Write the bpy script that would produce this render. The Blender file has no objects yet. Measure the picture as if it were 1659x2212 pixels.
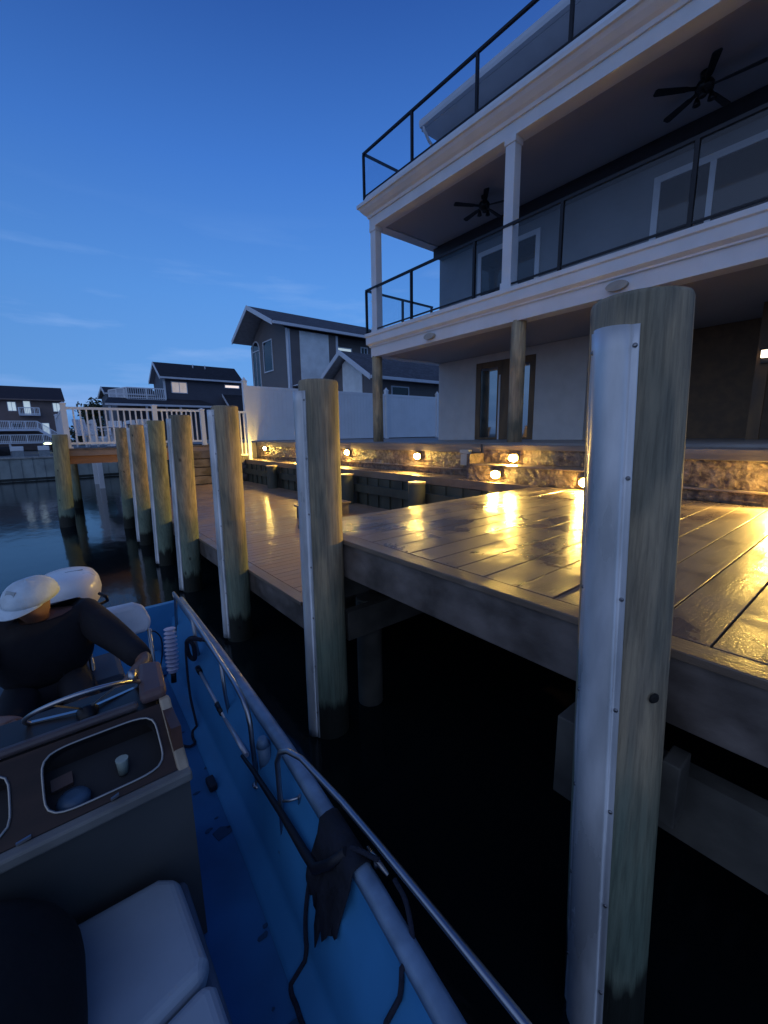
import bpy, bmesh, math, random
from mathutils import Vector, Matrix, noise
random.seed(7)
S = bpy.context.scene
COL = S.collection
# ------------------------------------------------------------------ camera
cam_d = bpy.data.cameras.new('camera'); cam = bpy.data.objects.new('camera', cam_d); COL.objects.link(cam)
yaw, pit, rol = 0.676807, 0.18399, -0.0164272
fw = Vector((math.sin(yaw)*math.cos(pit), math.cos(yaw)*math.cos(pit), -math.sin(pit)))
r = Vector((math.cos(yaw), -math.sin(yaw), 0)); u = r.cross(fw)
r2 = r*math.cos(rol)+u*math.sin(rol); u2 = -r*math.sin(rol)+u*math.cos(rol)
m = Matrix((r2, u2, -fw)).transposed().to_4x4()
cam.matrix_world = m
cam_d.sensor_fit = 'VERTICAL'; cam_d.sensor_height = 36; cam_d.lens = 36*897.82/2212
cam_d.clip_end = 3000; cam_d.clip_start = .02
S.camera = cam
# ------------------------------------------------------------------ sky (blue hour: sun well below the horizon)
W = bpy.data.worlds.new('World'); S.world = W; W.use_nodes = True
nt = W.node_tree; nt.nodes.clear()
N = nt.nodes.new; L = nt.links.new
sky = N('ShaderNodeTexSky'); sky.sky_type = 'NISHITA'; sky.sun_disc = False
sky.sun_elevation = math.radians(-3.0); sky.sun_rotation = math.radians(120); sky.air_density = 1.0; sky.ozone_density = 4; sky.dust_density = .3
tc = N('ShaderNodeTexCoord'); sep = N('ShaderNodeSeparateXYZ'); L(tc.outputs['Generated'], sep.inputs[0])
# dusk colours by height above the horizon
ramp = N('ShaderNodeValToRGB'); L(sep.outputs['Z'], ramp.inputs[0])
el = ramp.color_ramp.elements
el[0].position = 0.0; el[0].color = (.075, .19, .47, 1)
el[1].position = 1.0; el[1].color = (.009, .030, .13, 1)
for p, c in ((.10, (.110, .285, .62, 1)), (.28, (.078, .238, .60, 1)), (.48, (.043, .155, .50, 1)), (.72, (.013, .056, .26, 1))):
    e = el.new(p); e.color = c
# a little brighter towards where the sun went down, darker away from it
dotn = N('ShaderNodeVectorMath'); dotn.operation = 'DOT_PRODUCT'; L(tc.outputs['Generated'], dotn.inputs[0]); dotn.inputs[1].default_value = (math.sin(math.radians(42)), math.cos(math.radians(42)), 0)
mr = N('ShaderNodeMapRange'); L(dotn.outputs['Value'], mr.inputs[0]); mr.inputs[1].default_value = .3; mr.inputs[2].default_value = 1.0; mr.inputs[3].default_value = .75; mr.inputs[4].default_value = 1.12
# thin clouds
mp = N('ShaderNodeMapping'); L(tc.outputs['Generated'], mp.inputs[0]); mp.inputs['Scale'].default_value = (1.6, 2.2, 11); mp.inputs['Rotation'].default_value = (0.10, .12, 0)
nz = N('ShaderNodeTexNoise'); L(mp.outputs[0], nz.inputs[0]); nz.inputs['Scale'].default_value = 2.1; nz.inputs['Detail'].default_value = 7; nz.inputs['Roughness'].default_value = .55
cr = N('ShaderNodeMapRange'); L(nz.outputs[0], cr.inputs[0]); cr.inputs[1].default_value = .52; cr.inputs[2].default_value = .78
hm = N('ShaderNodeMapRange'); L(sep.outputs['Z'], hm.inputs[0]); hm.inputs[1].default_value = .42; hm.inputs[2].default_value = .2
cm = N('ShaderNodeMath'); cm.operation = 'MULTIPLY'; L(cr.outputs[0], cm.inputs[0]); L(hm.outputs[0], cm.inputs[1])
cm2 = N('ShaderNodeMath'); cm2.operation = 'MULTIPLY'; L(cm.outputs[0], cm2.inputs[0]); cm2.inputs[1].default_value = .8
sc = N('ShaderNodeVectorMath'); sc.operation = 'SCALE'; L(ramp.outputs[0], sc.inputs[0]); L(mr.outputs[0], sc.inputs['Scale'])
# pale sky glow added out of view behind the camera to brighten canal-facing surfaces
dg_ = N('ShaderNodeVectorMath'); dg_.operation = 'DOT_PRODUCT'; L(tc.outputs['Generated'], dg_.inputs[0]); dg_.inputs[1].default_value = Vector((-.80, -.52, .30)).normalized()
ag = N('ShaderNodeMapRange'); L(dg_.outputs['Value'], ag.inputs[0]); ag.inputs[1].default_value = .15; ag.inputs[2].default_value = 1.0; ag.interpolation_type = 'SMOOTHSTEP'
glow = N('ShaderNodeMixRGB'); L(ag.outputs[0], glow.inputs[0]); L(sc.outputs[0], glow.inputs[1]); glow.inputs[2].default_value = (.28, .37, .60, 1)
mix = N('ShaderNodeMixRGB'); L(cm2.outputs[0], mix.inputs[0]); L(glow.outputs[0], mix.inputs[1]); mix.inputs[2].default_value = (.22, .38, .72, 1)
bg = N('ShaderNodeBackground'); L(mix.outputs[0], bg.inputs[0]); bg.inputs[1].default_value = 1.0
bg2 = N('ShaderNodeBackground'); L(sky.outputs[0], bg2.inputs[0]); bg2.inputs[1].default_value = .06
ad = N('ShaderNodeAddShader'); L(bg.outputs[0], ad.inputs[0]); L(bg2.outputs[0], ad.inputs[1])
out = N('ShaderNodeOutputWorld'); L(ad.outputs[0], out.inputs[0])
S.view_settings.view_transform = 'Standard'; S.view_settings.look = 'None'; S.view_settings.gamma = 1; S.view_settings.exposure = .25
S.cycles.max_bounces = 8; S.cycles.use_denoising = True

# ------------------------------------------------------------------ materials
MATS = {}
def mat(name, col, rough=.6, metal=0, noise_amt=.12, nscale=6, stretch=(1,1,1), bump=0, bscale=None, col2=None, spec=None, emit=None, es=0, detail=6):
    """one procedural material: two-tone noise colour, noisy roughness, noise bump"""
    if name in MATS: return MATS[name]
    M = bpy.data.materials.new(name); M.use_nodes = True; t = M.node_tree; n = t.nodes; b = n['Principled BSDF']
    tc = n.new('ShaderNodeTexCoord'); mp = n.new('ShaderNodeMapping'); t.links.new(tc.outputs['Object'], mp.inputs[0]); mp.inputs['Scale'].default_value = stretch
    nz = n.new('ShaderNodeTexNoise'); t.links.new(mp.outputs[0], nz.inputs[0]); nz.inputs['Scale'].default_value = nscale; nz.inputs['Detail'].default_value = detail
    c1 = tuple(max(0, c*(1-noise_amt)) for c in col); c2 = col2 or tuple(min(1, c*(1+noise_amt)) for c in col)
    rp = n.new('ShaderNodeValToRGB'); t.links.new(nz.outputs[0], rp.inputs[0]); rp.color_ramp.elements[0].position = .35; rp.color_ramp.elements[1].position = .65
    rp.color_ramp.elements[0].color = (*c1, 1); rp.color_ramp.elements[1].color = (*c2, 1)
    t.links.new(rp.outputs[0], b.inputs['Base Color'])
    rr = n.new('ShaderNodeMapRange'); t.links.new(nz.outputs[0], rr.inputs[0]); rr.inputs[1].default_value = .3; rr.inputs[2].default_value = .7
    rr.inputs[3].default_value = max(.02, rough*.85); rr.inputs[4].default_value = min(1, rough*1.15); t.links.new(rr.outputs[0], b.inputs['Roughness'])
    b.inputs['Metallic'].default_value = metal
    if spec is not None: b.inputs['Specular IOR Level'].default_value = spec
    if bump:
        n2 = n.new('ShaderNodeTexNoise'); t.links.new(mp.outputs[0], n2.inputs[0]); n2.inputs['Scale'].default_value = bscale or nscale*2; n2.inputs['Detail'].default_value = 5
        bp = n.new('ShaderNodeBump'); bp.inputs['Strength'].default_value = bump; bp.inputs['Distance'].default_value = .02
        t.links.new(n2.outputs[0], bp.inputs['Height']); t.links.new(bp.outputs[0], b.inputs['Normal'])
    if emit: b.inputs['Emission Color'].default_value = (*emit, 1); b.inputs['Emission Strength'].default_value = es
    MATS[name] = M; return M

def siding(name, col, pitch=.12, rough=.6, axis='Z', depth=.35):
    """horizontal lap siding: saw-tooth bump and weathering"""
    M = mat(name, col, rough, noise_amt=.10, nscale=1.5); t = M.node_tree; n = t.nodes; b = n['Principled BSDF']
    tc = n.new('ShaderNodeTexCoord'); s = n.new('ShaderNodeSeparateXYZ'); t.links.new(tc.outputs['Object'], s.inputs[0])
    d = n.new('ShaderNodeMath'); d.operation = 'DIVIDE'; t.links.new(s.outputs[axis], d.inputs[0]); d.inputs[1].default_value = pitch
    f = n.new('ShaderNodeMath'); f.operation = 'FRACT'; t.links.new(d.outputs[0], f.inputs[0])
    bp = n.new('ShaderNodeBump'); bp.inputs['Strength'].default_value = depth; bp.inputs['Distance'].default_value = .03; bp.invert = True
    t.links.new(f.outputs[0], bp.inputs['Height']); t.links.new(bp.outputs[0], b.inputs['Normal'])
    return M

def wood_pile(name, a=(.42,.34,.22), bcol=(.26,.22,.155), green=.35):
    """treated timber: vertical streaks, knots, algae growing up from the tide line"""
    M = bpy.data.materials.new(name); M.use_nodes = True; t = M.node_tree; n = t.nodes; b = n['Principled BSDF']; lk = t.links.new
    tc = n.new('ShaderNodeTexCoord'); mp = n.new('ShaderNodeMapping'); lk(tc.outputs['Object'], mp.inputs[0]); mp.inputs['Scale'].default_value = (7, 7, .75)
    nz = n.new('ShaderNodeTexNoise'); lk(mp.outputs[0], nz.inputs[0]); nz.inputs['Scale'].default_value = 1.7; nz.inputs['Detail'].default_value = 8; nz.inputs['Distortion'].default_value = .8
    rp = n.new('ShaderNodeValToRGB'); lk(nz.outputs[0], rp.inputs[0]); rp.color_ramp.elements[0].position = .36; rp.color_ramp.elements[1].position = .62
    rp.color_ramp.elements[0].color = (*bcol, 1); rp.color_ramp.elements[1].color = (*a, 1)
    n3 = n.new('ShaderNodeTexNoise'); mp3 = n.new('ShaderNodeMapping'); lk(tc.outputs['Object'], mp3.inputs[0]); mp3.inputs['Scale'].default_value = (3, 3, 1.2); lk(mp3.outputs[0], n3.inputs[0]); n3.inputs['Scale'].default_value = 1.4
    rp3 = n.new('ShaderNodeMapRange'); lk(n3.outputs[0], rp3.inputs[0]); rp3.inputs[1].default_value = .5; rp3.inputs[2].default_value = .62; rp3.inputs[3].default_value = 0; rp3.inputs[4].default_value = .6
    mx0 = n.new('ShaderNodeMixRGB'); lk(rp3.outputs[0], mx0.inputs[0]); lk(rp.outputs[0], mx0.inputs[1]); mx0.inputs[2].default_value = (.13, .14, .11, 1)
    # algae by world height
    gm = n.new('ShaderNodeNewGeometry'); sp = n.new('ShaderNodeSeparateXYZ'); lk(gm.outputs['Position'], sp.inputs[0])
    ad = n.new('ShaderNodeMath'); ad.operation = 'MULTIPLY_ADD'; lk(nz.outputs[0], ad.inputs[0]); ad.inputs[1].default_value = .35; lk(sp.outputs['Z'], ad.inputs[2])
    g = n.new('ShaderNodeMapRange'); lk(ad.outputs[0], g.inputs[0]); g.inputs[1].default_value = -1.0; g.inputs[2].default_value = -1.65; g.inputs[3].default_value = 0; g.inputs[4].default_value = .8
    mx = n.new('ShaderNodeMixRGB'); lk(g.outputs[0], mx.inputs[0]); lk(mx0.outputs[0], mx.inputs[1]); mx.inputs[2].default_value = (.17, .25, .19, 1)
    g2 = n.new('ShaderNodeMapRange'); lk(ad.outputs[0], g2.inputs[0]); g2.inputs[1].default_value = -2.17; g2.inputs[2].default_value = -2.27
    mx2 = n.new('ShaderNodeMixRGB'); lk(g2.outputs[0], mx2.inputs[0]); lk(mx.outputs[0], mx2.inputs[1]); mx2.inputs[2].default_value = (.022, .026, .02, 1)
    b.inputs['Roughness'].default_value = .72
    # fine checks and grain, darker in the cracks
    fm = n.new('ShaderNodeMapping'); lk(tc.outputs['Object'], fm.inputs[0]); fm.inputs['Scale'].default_value = (34, 34, 1.6)
    fg = n.new('ShaderNodeTexNoise'); lk(fm.outputs[0], fg.inputs[0]); fg.inputs['Scale'].default_value = 1.5; fg.inputs['Detail'].default_value = 8; fg.inputs['Roughness'].default_value = .7
    fr_ = n.new('ShaderNodeMapRange'); lk(fg.outputs[0], fr_.inputs[0]); fr_.inputs[1].default_value = .38; fr_.inputs[2].default_value = .56; fr_.inputs[3].default_value = .70; fr_.inputs[4].default_value = 1.08
    kn = n.new('ShaderNodeTexVoronoi'); km = n.new('ShaderNodeMapping'); lk(tc.outputs['Object'], km.inputs[0]); km.inputs['Scale'].default_value = (3.2, 3.2, 2.0); lk(km.outputs[0], kn.inputs[0]); kn.inputs['Scale'].default_value = 1.1
    kr = n.new('ShaderNodeMapRange'); lk(kn.outputs['Distance'], kr.inputs[0]); kr.inputs[1].default_value = .04; kr.inputs[2].default_value = .10; kr.inputs[3].default_value = .25; kr.inputs[4].default_value = 1
    km2 = n.new('ShaderNodeMath'); km2.operation = 'MULTIPLY'; lk(fr_.outputs[0], km2.inputs[0]); lk(kr.outputs[0], km2.inputs[1])
    vs = n.new('ShaderNodeVectorMath'); vs.operation = 'SCALE'; lk(mx2.outputs[0], vs.inputs[0]); lk(km2.outputs[0], vs.inputs['Scale']); lk(vs.outputs[0], b.inputs['Base Color'])
    bp = n.new('ShaderNodeBump'); bp.inputs['Strength'].default_value = .8; bp.inputs['Distance'].default_value = .012; lk(nz.outputs[0], bp.inputs['Height'])
    bp3 = n.new('ShaderNodeBump'); bp3.inputs['Strength'].default_value = .7; bp3.inputs['Distance'].default_value = .006; lk(fg.outputs[0], bp3.inputs['Height']); lk(bp.outputs[0], bp3.inputs['Normal']); lk(bp3.outputs[0], b.inputs['Normal'])
    MATS[name] = M; return M

def wet_deck(name, base, dark, wet=.16, dry=.55, along='x'):
    """weathered composite planks, wet in patches"""
    M = bpy.data.materials.new(name); M.use_nodes = True; t = M.node_tree; n = t.nodes; b = n['Principled BSDF']; lk = t.links.new
    tc = n.new('ShaderNodeTexCoord'); mp = n.new('ShaderNodeMapping'); lk(tc.outputs['Object'], mp.inputs[0]); mp.inputs['Scale'].default_value = (1.2, 14, 14) if along == 'x' else (14, 1.2, 14)
    g = n.new('ShaderNodeTexNoise'); lk(mp.outputs[0], g.inputs[0]); g.inputs['Scale'].default_value = 4; g.inputs['Detail'].default_value = 8
    p = n.new('ShaderNodeTexNoise'); lk(tc.outputs['Object'], p.inputs[0]); p.inputs['Scale'].default_value = 1.7; p.inputs['Detail'].default_value = 6; p.inputs['Roughness'].default_value = .62; p.inputs['Distortion'].default_value = .4
    wetm = n.new('ShaderNodeMapRange'); lk(p.outputs[0], wetm.inputs[0]); wetm.inputs[1].default_value = .40; wetm.inputs[2].default_value = .58
    rp = n.new('ShaderNodeMixRGB'); lk(g.outputs[0], rp.inputs[0]); rp.inputs[1].default_value = (*dark, 1); rp.inputs[2].default_value = (*base, 1)
    dk = n.new('ShaderNodeMixRGB'); dk.blend_type = 'MULTIPLY'; lk(wetm.outputs[0], dk.inputs[0]); lk(rp.outputs[0], dk.inputs[1]); dk.inputs[2].default_value = (.72, .70, .68, 1)
    lk(dk.outputs[0], b.inputs['Base Color'])
    rg = n.new('ShaderNodeMapRange'); lk(wetm.outputs[0], rg.inputs[0]); rg.inputs[3].default_value = dry; rg.inputs[4].default_value = wet
    gr = n.new('ShaderNodeMath'); gr.operation = 'MULTIPLY_ADD'; lk(g.outputs[0], gr.inputs[0]); gr.inputs[1].default_value = .16; lk(rg.outputs[0], gr.inputs[2]); lk(gr.outputs[0], b.inputs['Roughness'])
    bp = n.new('ShaderNodeBump'); bp.inputs['Strength'].default_value = .35; bp.inputs['Distance'].default_value = .005; lk(g.outputs[0], bp.inputs['Height'])
    fn = n.new('ShaderNodeTexNoise'); lk(tc.outputs['Object'], fn.inputs[0]); fn.inputs['Scale'].default_value = 90; fn.inputs['Detail'].default_value = 3
    bp2 = n.new('ShaderNodeBump'); bp2.inputs['Strength'].default_value = .55; bp2.inputs['Distance'].default_value = .003; lk(fn.outputs[0], bp2.inputs['Height']); lk(bp.outputs[0], bp2.inputs['Normal'])
    lk(bp2.outputs[0], b.inputs['Normal']); b.inputs['Specular IOR Level'].default_value = .32; b.inputs['Coat Weight'].default_value = .32; b.inputs['Coat Roughness'].default_value = .13; lk(bp.outputs[0], b.inputs['Coat Normal'])
    MATS[name] = M; return M

def stone(name):
    M = bpy.data.materials.new(name); M.use_nodes = True; t = M.node_tree; n = t.nodes; b = n['Principled BSDF']; lk = t.links.new
    tc = n.new('ShaderNodeTexCoord'); v = n.new('ShaderNodeTexNoise'); lk(tc.outputs['Object'], v.inputs[0]); v.inputs['Scale'].default_value = 9; v.inputs['Detail'].default_value = 9; v.inputs['Roughness'].default_value = .7
    rp = n.new('ShaderNodeValToRGB'); lk(v.outputs[0], rp.inputs[0]); rp.color_ramp.elements[0].position = .38; rp.color_ramp.elements[1].position = .66
    rp.color_ramp.elements[0].color = (.09, .06, .045, 1); rp.color_ramp.elements[1].color = (.36, .27, .20, 1); lk(rp.outputs[0], b.inputs['Base Color'])
    b.inputs['Roughness'].default_value = .38
    bp = n.new('ShaderNodeBump'); bp.inputs['Strength'].default_value = 1; bp.inputs['Distance'].default_value = .05; lk(v.outputs[0], bp.inputs['Height']); lk(bp.outputs[0], b.inputs['Normal'])
    MATS[name] = M; return M

def shingle(name, col):
    M = bpy.data.materials.new(name); M.use_nodes = True; t = M.node_tree; n = t.nodes; b = n['Principled BSDF']; lk = t.links.new
    tc = n.new('ShaderNodeTexCoord'); v = n.new('ShaderNodeTexNoise'); lk(tc.outputs['Object'], v.inputs[0]); v.inputs['Scale'].default_value = 7; v.inputs['Detail'].default_value = 8
    br = n.new('ShaderNodeTexBrick'); lk(tc.outputs['Object'], br.inputs[0]); br.inputs['Scale'].default_value = 1; br.inputs['Brick Width'].default_value = .33; br.inputs['Row Height'].default_value = .16; br.inputs['Mortar Size'].default_value = .008
    br.inputs['Color1'].default_value = (*[c*.85 for c in col], 1); br.inputs['Color2'].default_value = (*[c*1.2 for c in col], 1); br.inputs['Mortar'].default_value = (*[c*.5 for c in col], 1)
    mx = n.new('ShaderNodeMixRGB'); mx.blend_type = 'MULTIPLY'; mx.inputs[0].default_value = .6; lk(br.outputs[0], mx.inputs[1]); lk(v.outputs[0], mx.inputs[2]); lk(mx.outputs[0], b.inputs['Base Color'])
    b.inputs['Roughness'].default_value = .85; MATS[name] = M; return M

def water_mat():
    M = bpy.data.materials.new('canal_water'); M.use_nodes = True; t = M.node_tree; n = t.nodes; b = n['Principled BSDF']; lk = t.links.new
    b.inputs['Base Color'].default_value = (.004, .008, .010, 1); b.inputs['Roughness'].default_value = .10; b.inputs['IOR'].default_value = 1.33
    tc = n.new('ShaderNodeTexCoord'); mp = n.new('ShaderNodeMapping'); lk(tc.outputs['Object'], mp.inputs[0]); mp.inputs['Scale'].default_value = (1, .45, 1)
    a = n.new('ShaderNodeTexNoise'); lk(mp.outputs[0], a.inputs[0]); a.inputs['Scale'].default_value = 2.4; a.inputs['Detail'].default_value = 4
    bp = n.new('ShaderNodeBump'); bp.inputs['Strength'].default_value = .16; bp.inputs['Distance'].default_value = .05; lk(a.outputs[0], bp.inputs['Height']); lk(bp.outputs[0], b.inputs['Normal'])
    return M

def thin_glass(name, tint=(.86,.9,.93), refl=1.0):
    M = bpy.data.materials.new(name); M.use_nodes = True; t = M.node_tree; n = t.nodes; n.clear(); lk = t.links.new
    o = n.new('ShaderNodeOutputMaterial'); tr = n.new('ShaderNodeBsdfTransparent'); tr.inputs[0].default_value = (*tint, 1)
    gl = n.new('ShaderNodeBsdfGlossy'); gl.inputs['Roughness'].default_value = .02; fr = n.new('ShaderNodeLayerWeight'); fr.inputs[0].default_value = .5
    pw = n.new('ShaderNodeMath'); pw.operation = 'POWER'; lk(fr.outputs['Facing'], pw.inputs[0]); pw.inputs[1].default_value = 4
    mu = n.new('ShaderNodeMath'); mu.operation = 'MULTIPLY_ADD'; lk(pw.outputs[0], mu.inputs[0]); mu.inputs[1].default_value = .35*refl; mu.inputs[2].default_value = .03
    mx = n.new('ShaderNodeMixShader'); lk(mu.outputs[0], mx.inputs[0]); lk(tr.outputs[0], mx.inputs[1]); lk(gl.outputs[0], mx.inputs[2]); lk(mx.outputs[0], o.inputs[0])
    MATS[name] = M; return M

PILE = [wood_pile('treated_timber_a'), wood_pile('treated_timber_b', (.46,.36,.22), (.30,.24,.16)), wood_pile('treated_timber_c', (.34,.33,.20), (.21,.22,.15))]
DECK = wet_deck('wet_deck_boards', (.26,.205,.175), (.165,.13,.11), wet=.15, dry=.50)
DECKD = wet_deck('damp_deck_boards', (.40,.27,.18), (.25,.17,.12), wet=.28, dry=.55)
EDGE = wet_deck('edge_board', (.30,.23,.17), (.18,.135,.10), wet=.25, dry=.6, along='y')
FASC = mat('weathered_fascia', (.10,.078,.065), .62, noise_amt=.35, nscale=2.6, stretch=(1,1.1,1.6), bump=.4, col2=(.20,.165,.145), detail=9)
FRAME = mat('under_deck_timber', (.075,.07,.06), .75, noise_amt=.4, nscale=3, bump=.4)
STONE = stone('rough_ledge_stone')
CAPW = mat('wet_cap_stone', (.23,.18,.145), .3, noise_amt=.3, nscale=5, bump=.3)
VINYL = mat('white_vinyl', (.80,.84,.88), .42, noise_amt=.04, nscale=1.5)
GUARD = mat('white_pile_guard', (.50,.53,.55), .30, metal=.2, nscale=3.5, stretch=(2,2,.5), bump=.15, col2=(.76,.78,.80), detail=9)
STEEL = mat('stainless_steel', (.42,.43,.45), .34, metal=1, noise_amt=.05)
DKSTEEL = mat('dull_screw', (.25,.25,.26), .35, metal=1)
TRIM = mat('white_trim', (.64,.69,.76), .45, noise_amt=.05, nscale=2)
SOFFIT = mat('pale_soffit', (.35,.35,.38), .6, noise_amt=.05, nscale=1)
BLACKM = mat('black_metal', (.02,.021,.025), .38, metal=.6)
WALLUP = siding('grey_lap_siding', (.20,.23,.27), .14)
WALLLO = mat('pale_stucco', (.60,.58,.56), .75, noise_amt=.05, nscale=3, bump=.15)
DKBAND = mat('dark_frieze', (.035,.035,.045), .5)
BROWN = mat('brown_door_wood', (.15,.085,.035), .5, noise_amt=.3, nscale=5, stretch=(1,1,.3))
GLASS = thin_glass('clear_rail_glass', (.93,.95,.97), 1.0)
DKGL = mat('dark_window_glass', (.010,.013,.022), .05, noise_amt=0, spec=.5)
PATIO = mat('patio_slab', (.27,.25,.23), .5, noise_amt=.2, nscale=2, bump=.2)
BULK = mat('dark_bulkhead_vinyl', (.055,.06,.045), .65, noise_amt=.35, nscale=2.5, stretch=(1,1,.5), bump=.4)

# ------------------------------------------------------------------ mesh helpers
class MB:
    def __init__(s): s.v = []; s.f = []; s.sm = []
    def add(s, vs, fs, smooth=False):
        o = len(s.v); s.v += [tuple(p) for p in vs]; s.f += [tuple(i+o for i in f) for f in fs]; s.sm += [smooth]*len(fs)
    def box(s, x0, x1, y0, y1, z0, z1):
        s.add([(x0,y0,z0),(x1,y0,z0),(x1,y1,z0),(x0,y1,z0),(x0,y0,z1),(x1,y0,z1),(x1,y1,z1),(x0,y1,z1)],
              [(0,3,2,1),(4,5,6,7),(0,1,5,4),(1,2,6,5),(2,3,7,6),(3,0,4,7)])
    def obox(s, c, ax, ay, az):
        c = Vector(c); ax, ay, az = Vector(ax), Vector(ay), Vector(az)
        vs = [c+i*ax+j*ay+k*az for k in (-1,1) for i, j in ((-1,-1),(1,-1),(1,1),(-1,1))]
        s.add(vs, [(0,3,2,1),(4,5,6,7),(0,1,5,4),(1,2,6,5),(2,3,7,6),(3,0,4,7)])
    def bar(s, a, b, w, h=None):
        """rectangular bar from a to b"""
        a, b = Vector(a), Vector(b); h = h or w; d = (b-a); up = Vector((0,0,1)) if abs(d.normalized().z) < .95 else Vector((0,1,0))
        sx = d.cross(up).normalized()*w/2; sy = sx.cross(d).normalized()*h/2
        s.obox((a+b)/2, d/2, sx, sy)
    def tube(s, pts, rad, n=10, caps=True):
        pts = [Vector(p) for p in pts]; R = rad if isinstance(rad, (list, tuple)) else [rad]*len(pts)
        base = len(s.v); prev = None
        for i, p in enumerate(pts):
            d = (pts[min(i+1, len(pts)-1)]-pts[max(i-1, 0)]).normalized()
            if prev is None: a = d.cross(Vector((0,0,1)) if abs(d.z) < .9 else Vector((1,0,0))).normalized()
            else: a = (prev-d*prev.dot(d)).normalized()
            prev = a; b = d.cross(a)
            for k in range(n):
                t = 2*math.pi*k/n; s.v.append(tuple(p+(a*math.cos(t)+b*math.sin(t))*R[i]))
        for i in range(len(pts)-1):
            for k in range(n):
                s.f.append((base+i*n+k, base+i*n+(k+1)%n, base+(i+1)*n+(k+1)%n, base+(i+1)*n+k)); s.sm.append(True)
        if caps:
            s.f.append(tuple(base+k for k in reversed(range(n)))); s.sm.append(False)
            o = base+(len(pts)-1)*n; s.f.append(tuple(o+k for k in range(n))); s.sm.append(False)
    def lathe(s, c, prof, n=24, axis='z'):
        """prof: (radius, height) list"""
        base = len(s.v); c = Vector(c)
        for rr, h in prof:
            for k in range(n):
                t = 2*math.pi*k/n
                q = Vector((rr*math.cos(t), rr*math.sin(t), h))
                if axis == 'x': q = Vector((h, rr*math.cos(t), rr*math.sin(t)))
                s.v.append(tuple(c+q))
        for i in range(len(prof)-1):
            for k in range(n):
                s.f.append((base+i*n+k, base+i*n+(k+1)%n, base+(i+1)*n+(k+1)%n, base+(i+1)*n+k)); s.sm.append(True)
        s.f.append(tuple(base+k for k in reversed(range(n)))); s.sm.append(False)
        o = base+(len(prof)-1)*n; s.f.append(tuple(o+k for k in range(n))); s.sm.append(False)
    def prism(s, poly, vec):
        vec = Vector(vec); a = [Vector(p) for p in poly]; n = len(a)
        s.add(a+[p+vec for p in a], [tuple(reversed(range(n))), tuple(range(n, 2*n))]+[(i, (i+1)%n, n+(i+1)%n, n+i) for i in range(n)])
    def sheet(s, poly, th=.03):
        """flat polygon given a real thickness along its normal"""
        a = [Vector(p) for p in poly]; nn = (a[1]-a[0]).cross(a[2]-a[0]).normalized()*th
        s.prism(poly, nn)
    def build(s, name, m, parent=None, bevel=0, loc=None):
        me = bpy.data.meshes.new(name); me.from_pydata(s.v, [], s.f); me.validate(); me.update()
        bm = bmesh.new(); bm.from_mesh(me); bmesh.ops.recalc_face_normals(bm, faces=bm.faces)
        bm.to_mesh(me); bm.free()
        if len(me.polygons) == len(s.sm): me.polygons.foreach_set('use_smooth', s.sm)
        me.materials.append(m); o = bpy.data.objects.new(name, me); COL.objects.link(o)
        if parent: o.parent = parent; o.matrix_parent_inverse = Matrix.Translation(-wloc(parent))
        if bevel:
            b = o.modifiers.new('bevel', 'BEVEL'); b.width = bevel; b.segments = 2; b.limit_method = 'ANGLE'; b.angle_limit = math.radians(40)
        return o
def wloc(o):
    v = Vector((0,0,0))
    if o.type == 'EMPTY': return Vector(o.location)
    return v
def tag(o, label=None, cat=None, group=None, kind=None):
    if label: o['label'] = label
    if cat: o['category'] = cat
    if group: o['group'] = group
    if kind: o['kind'] = kind
    return o
def empty(name, loc, label=None, cat=None, group=None):
    o = bpy.data.objects.new(name, None); COL.objects.link(o); o.location = loc; o.empty_display_size = .1
    return tag(o, label, cat, group)
def arc(c, rad, a0, a1, n, fx):
    return [fx(math.cos(a0+(a1-a0)*i/n)*rad, math.sin(a0+(a1-a0)*i/n)*rad) for i in range(n+1)]

WZ = -2.75
# ================================================================== SETTING
b = MB(); b.add([(-900,-600,WZ),(900,-600,WZ),(900,1400,WZ),(-900,1400,WZ)], [(0,1,2,3)])
tag(b.build('water', water_mat()), kind='structure')
b = MB(); b.box(7.0, 300, -60, 300, -3.4, -.2); tag(b.build('ground', PATIO), kind='structure')
b = MB(); b.box(4.9, 6.99, 17.25, 37.4, -3.4, -.24); tag(b.build('neighbour_ground', PATIO), kind='structure')
b = MB(); b.box(-300, 6.9, 38.05, 500, -3.4, -1.24); tag(b.build('far_bank', mat('far_ground', (.12,.12,.11), .9)), kind='structure')

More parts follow.
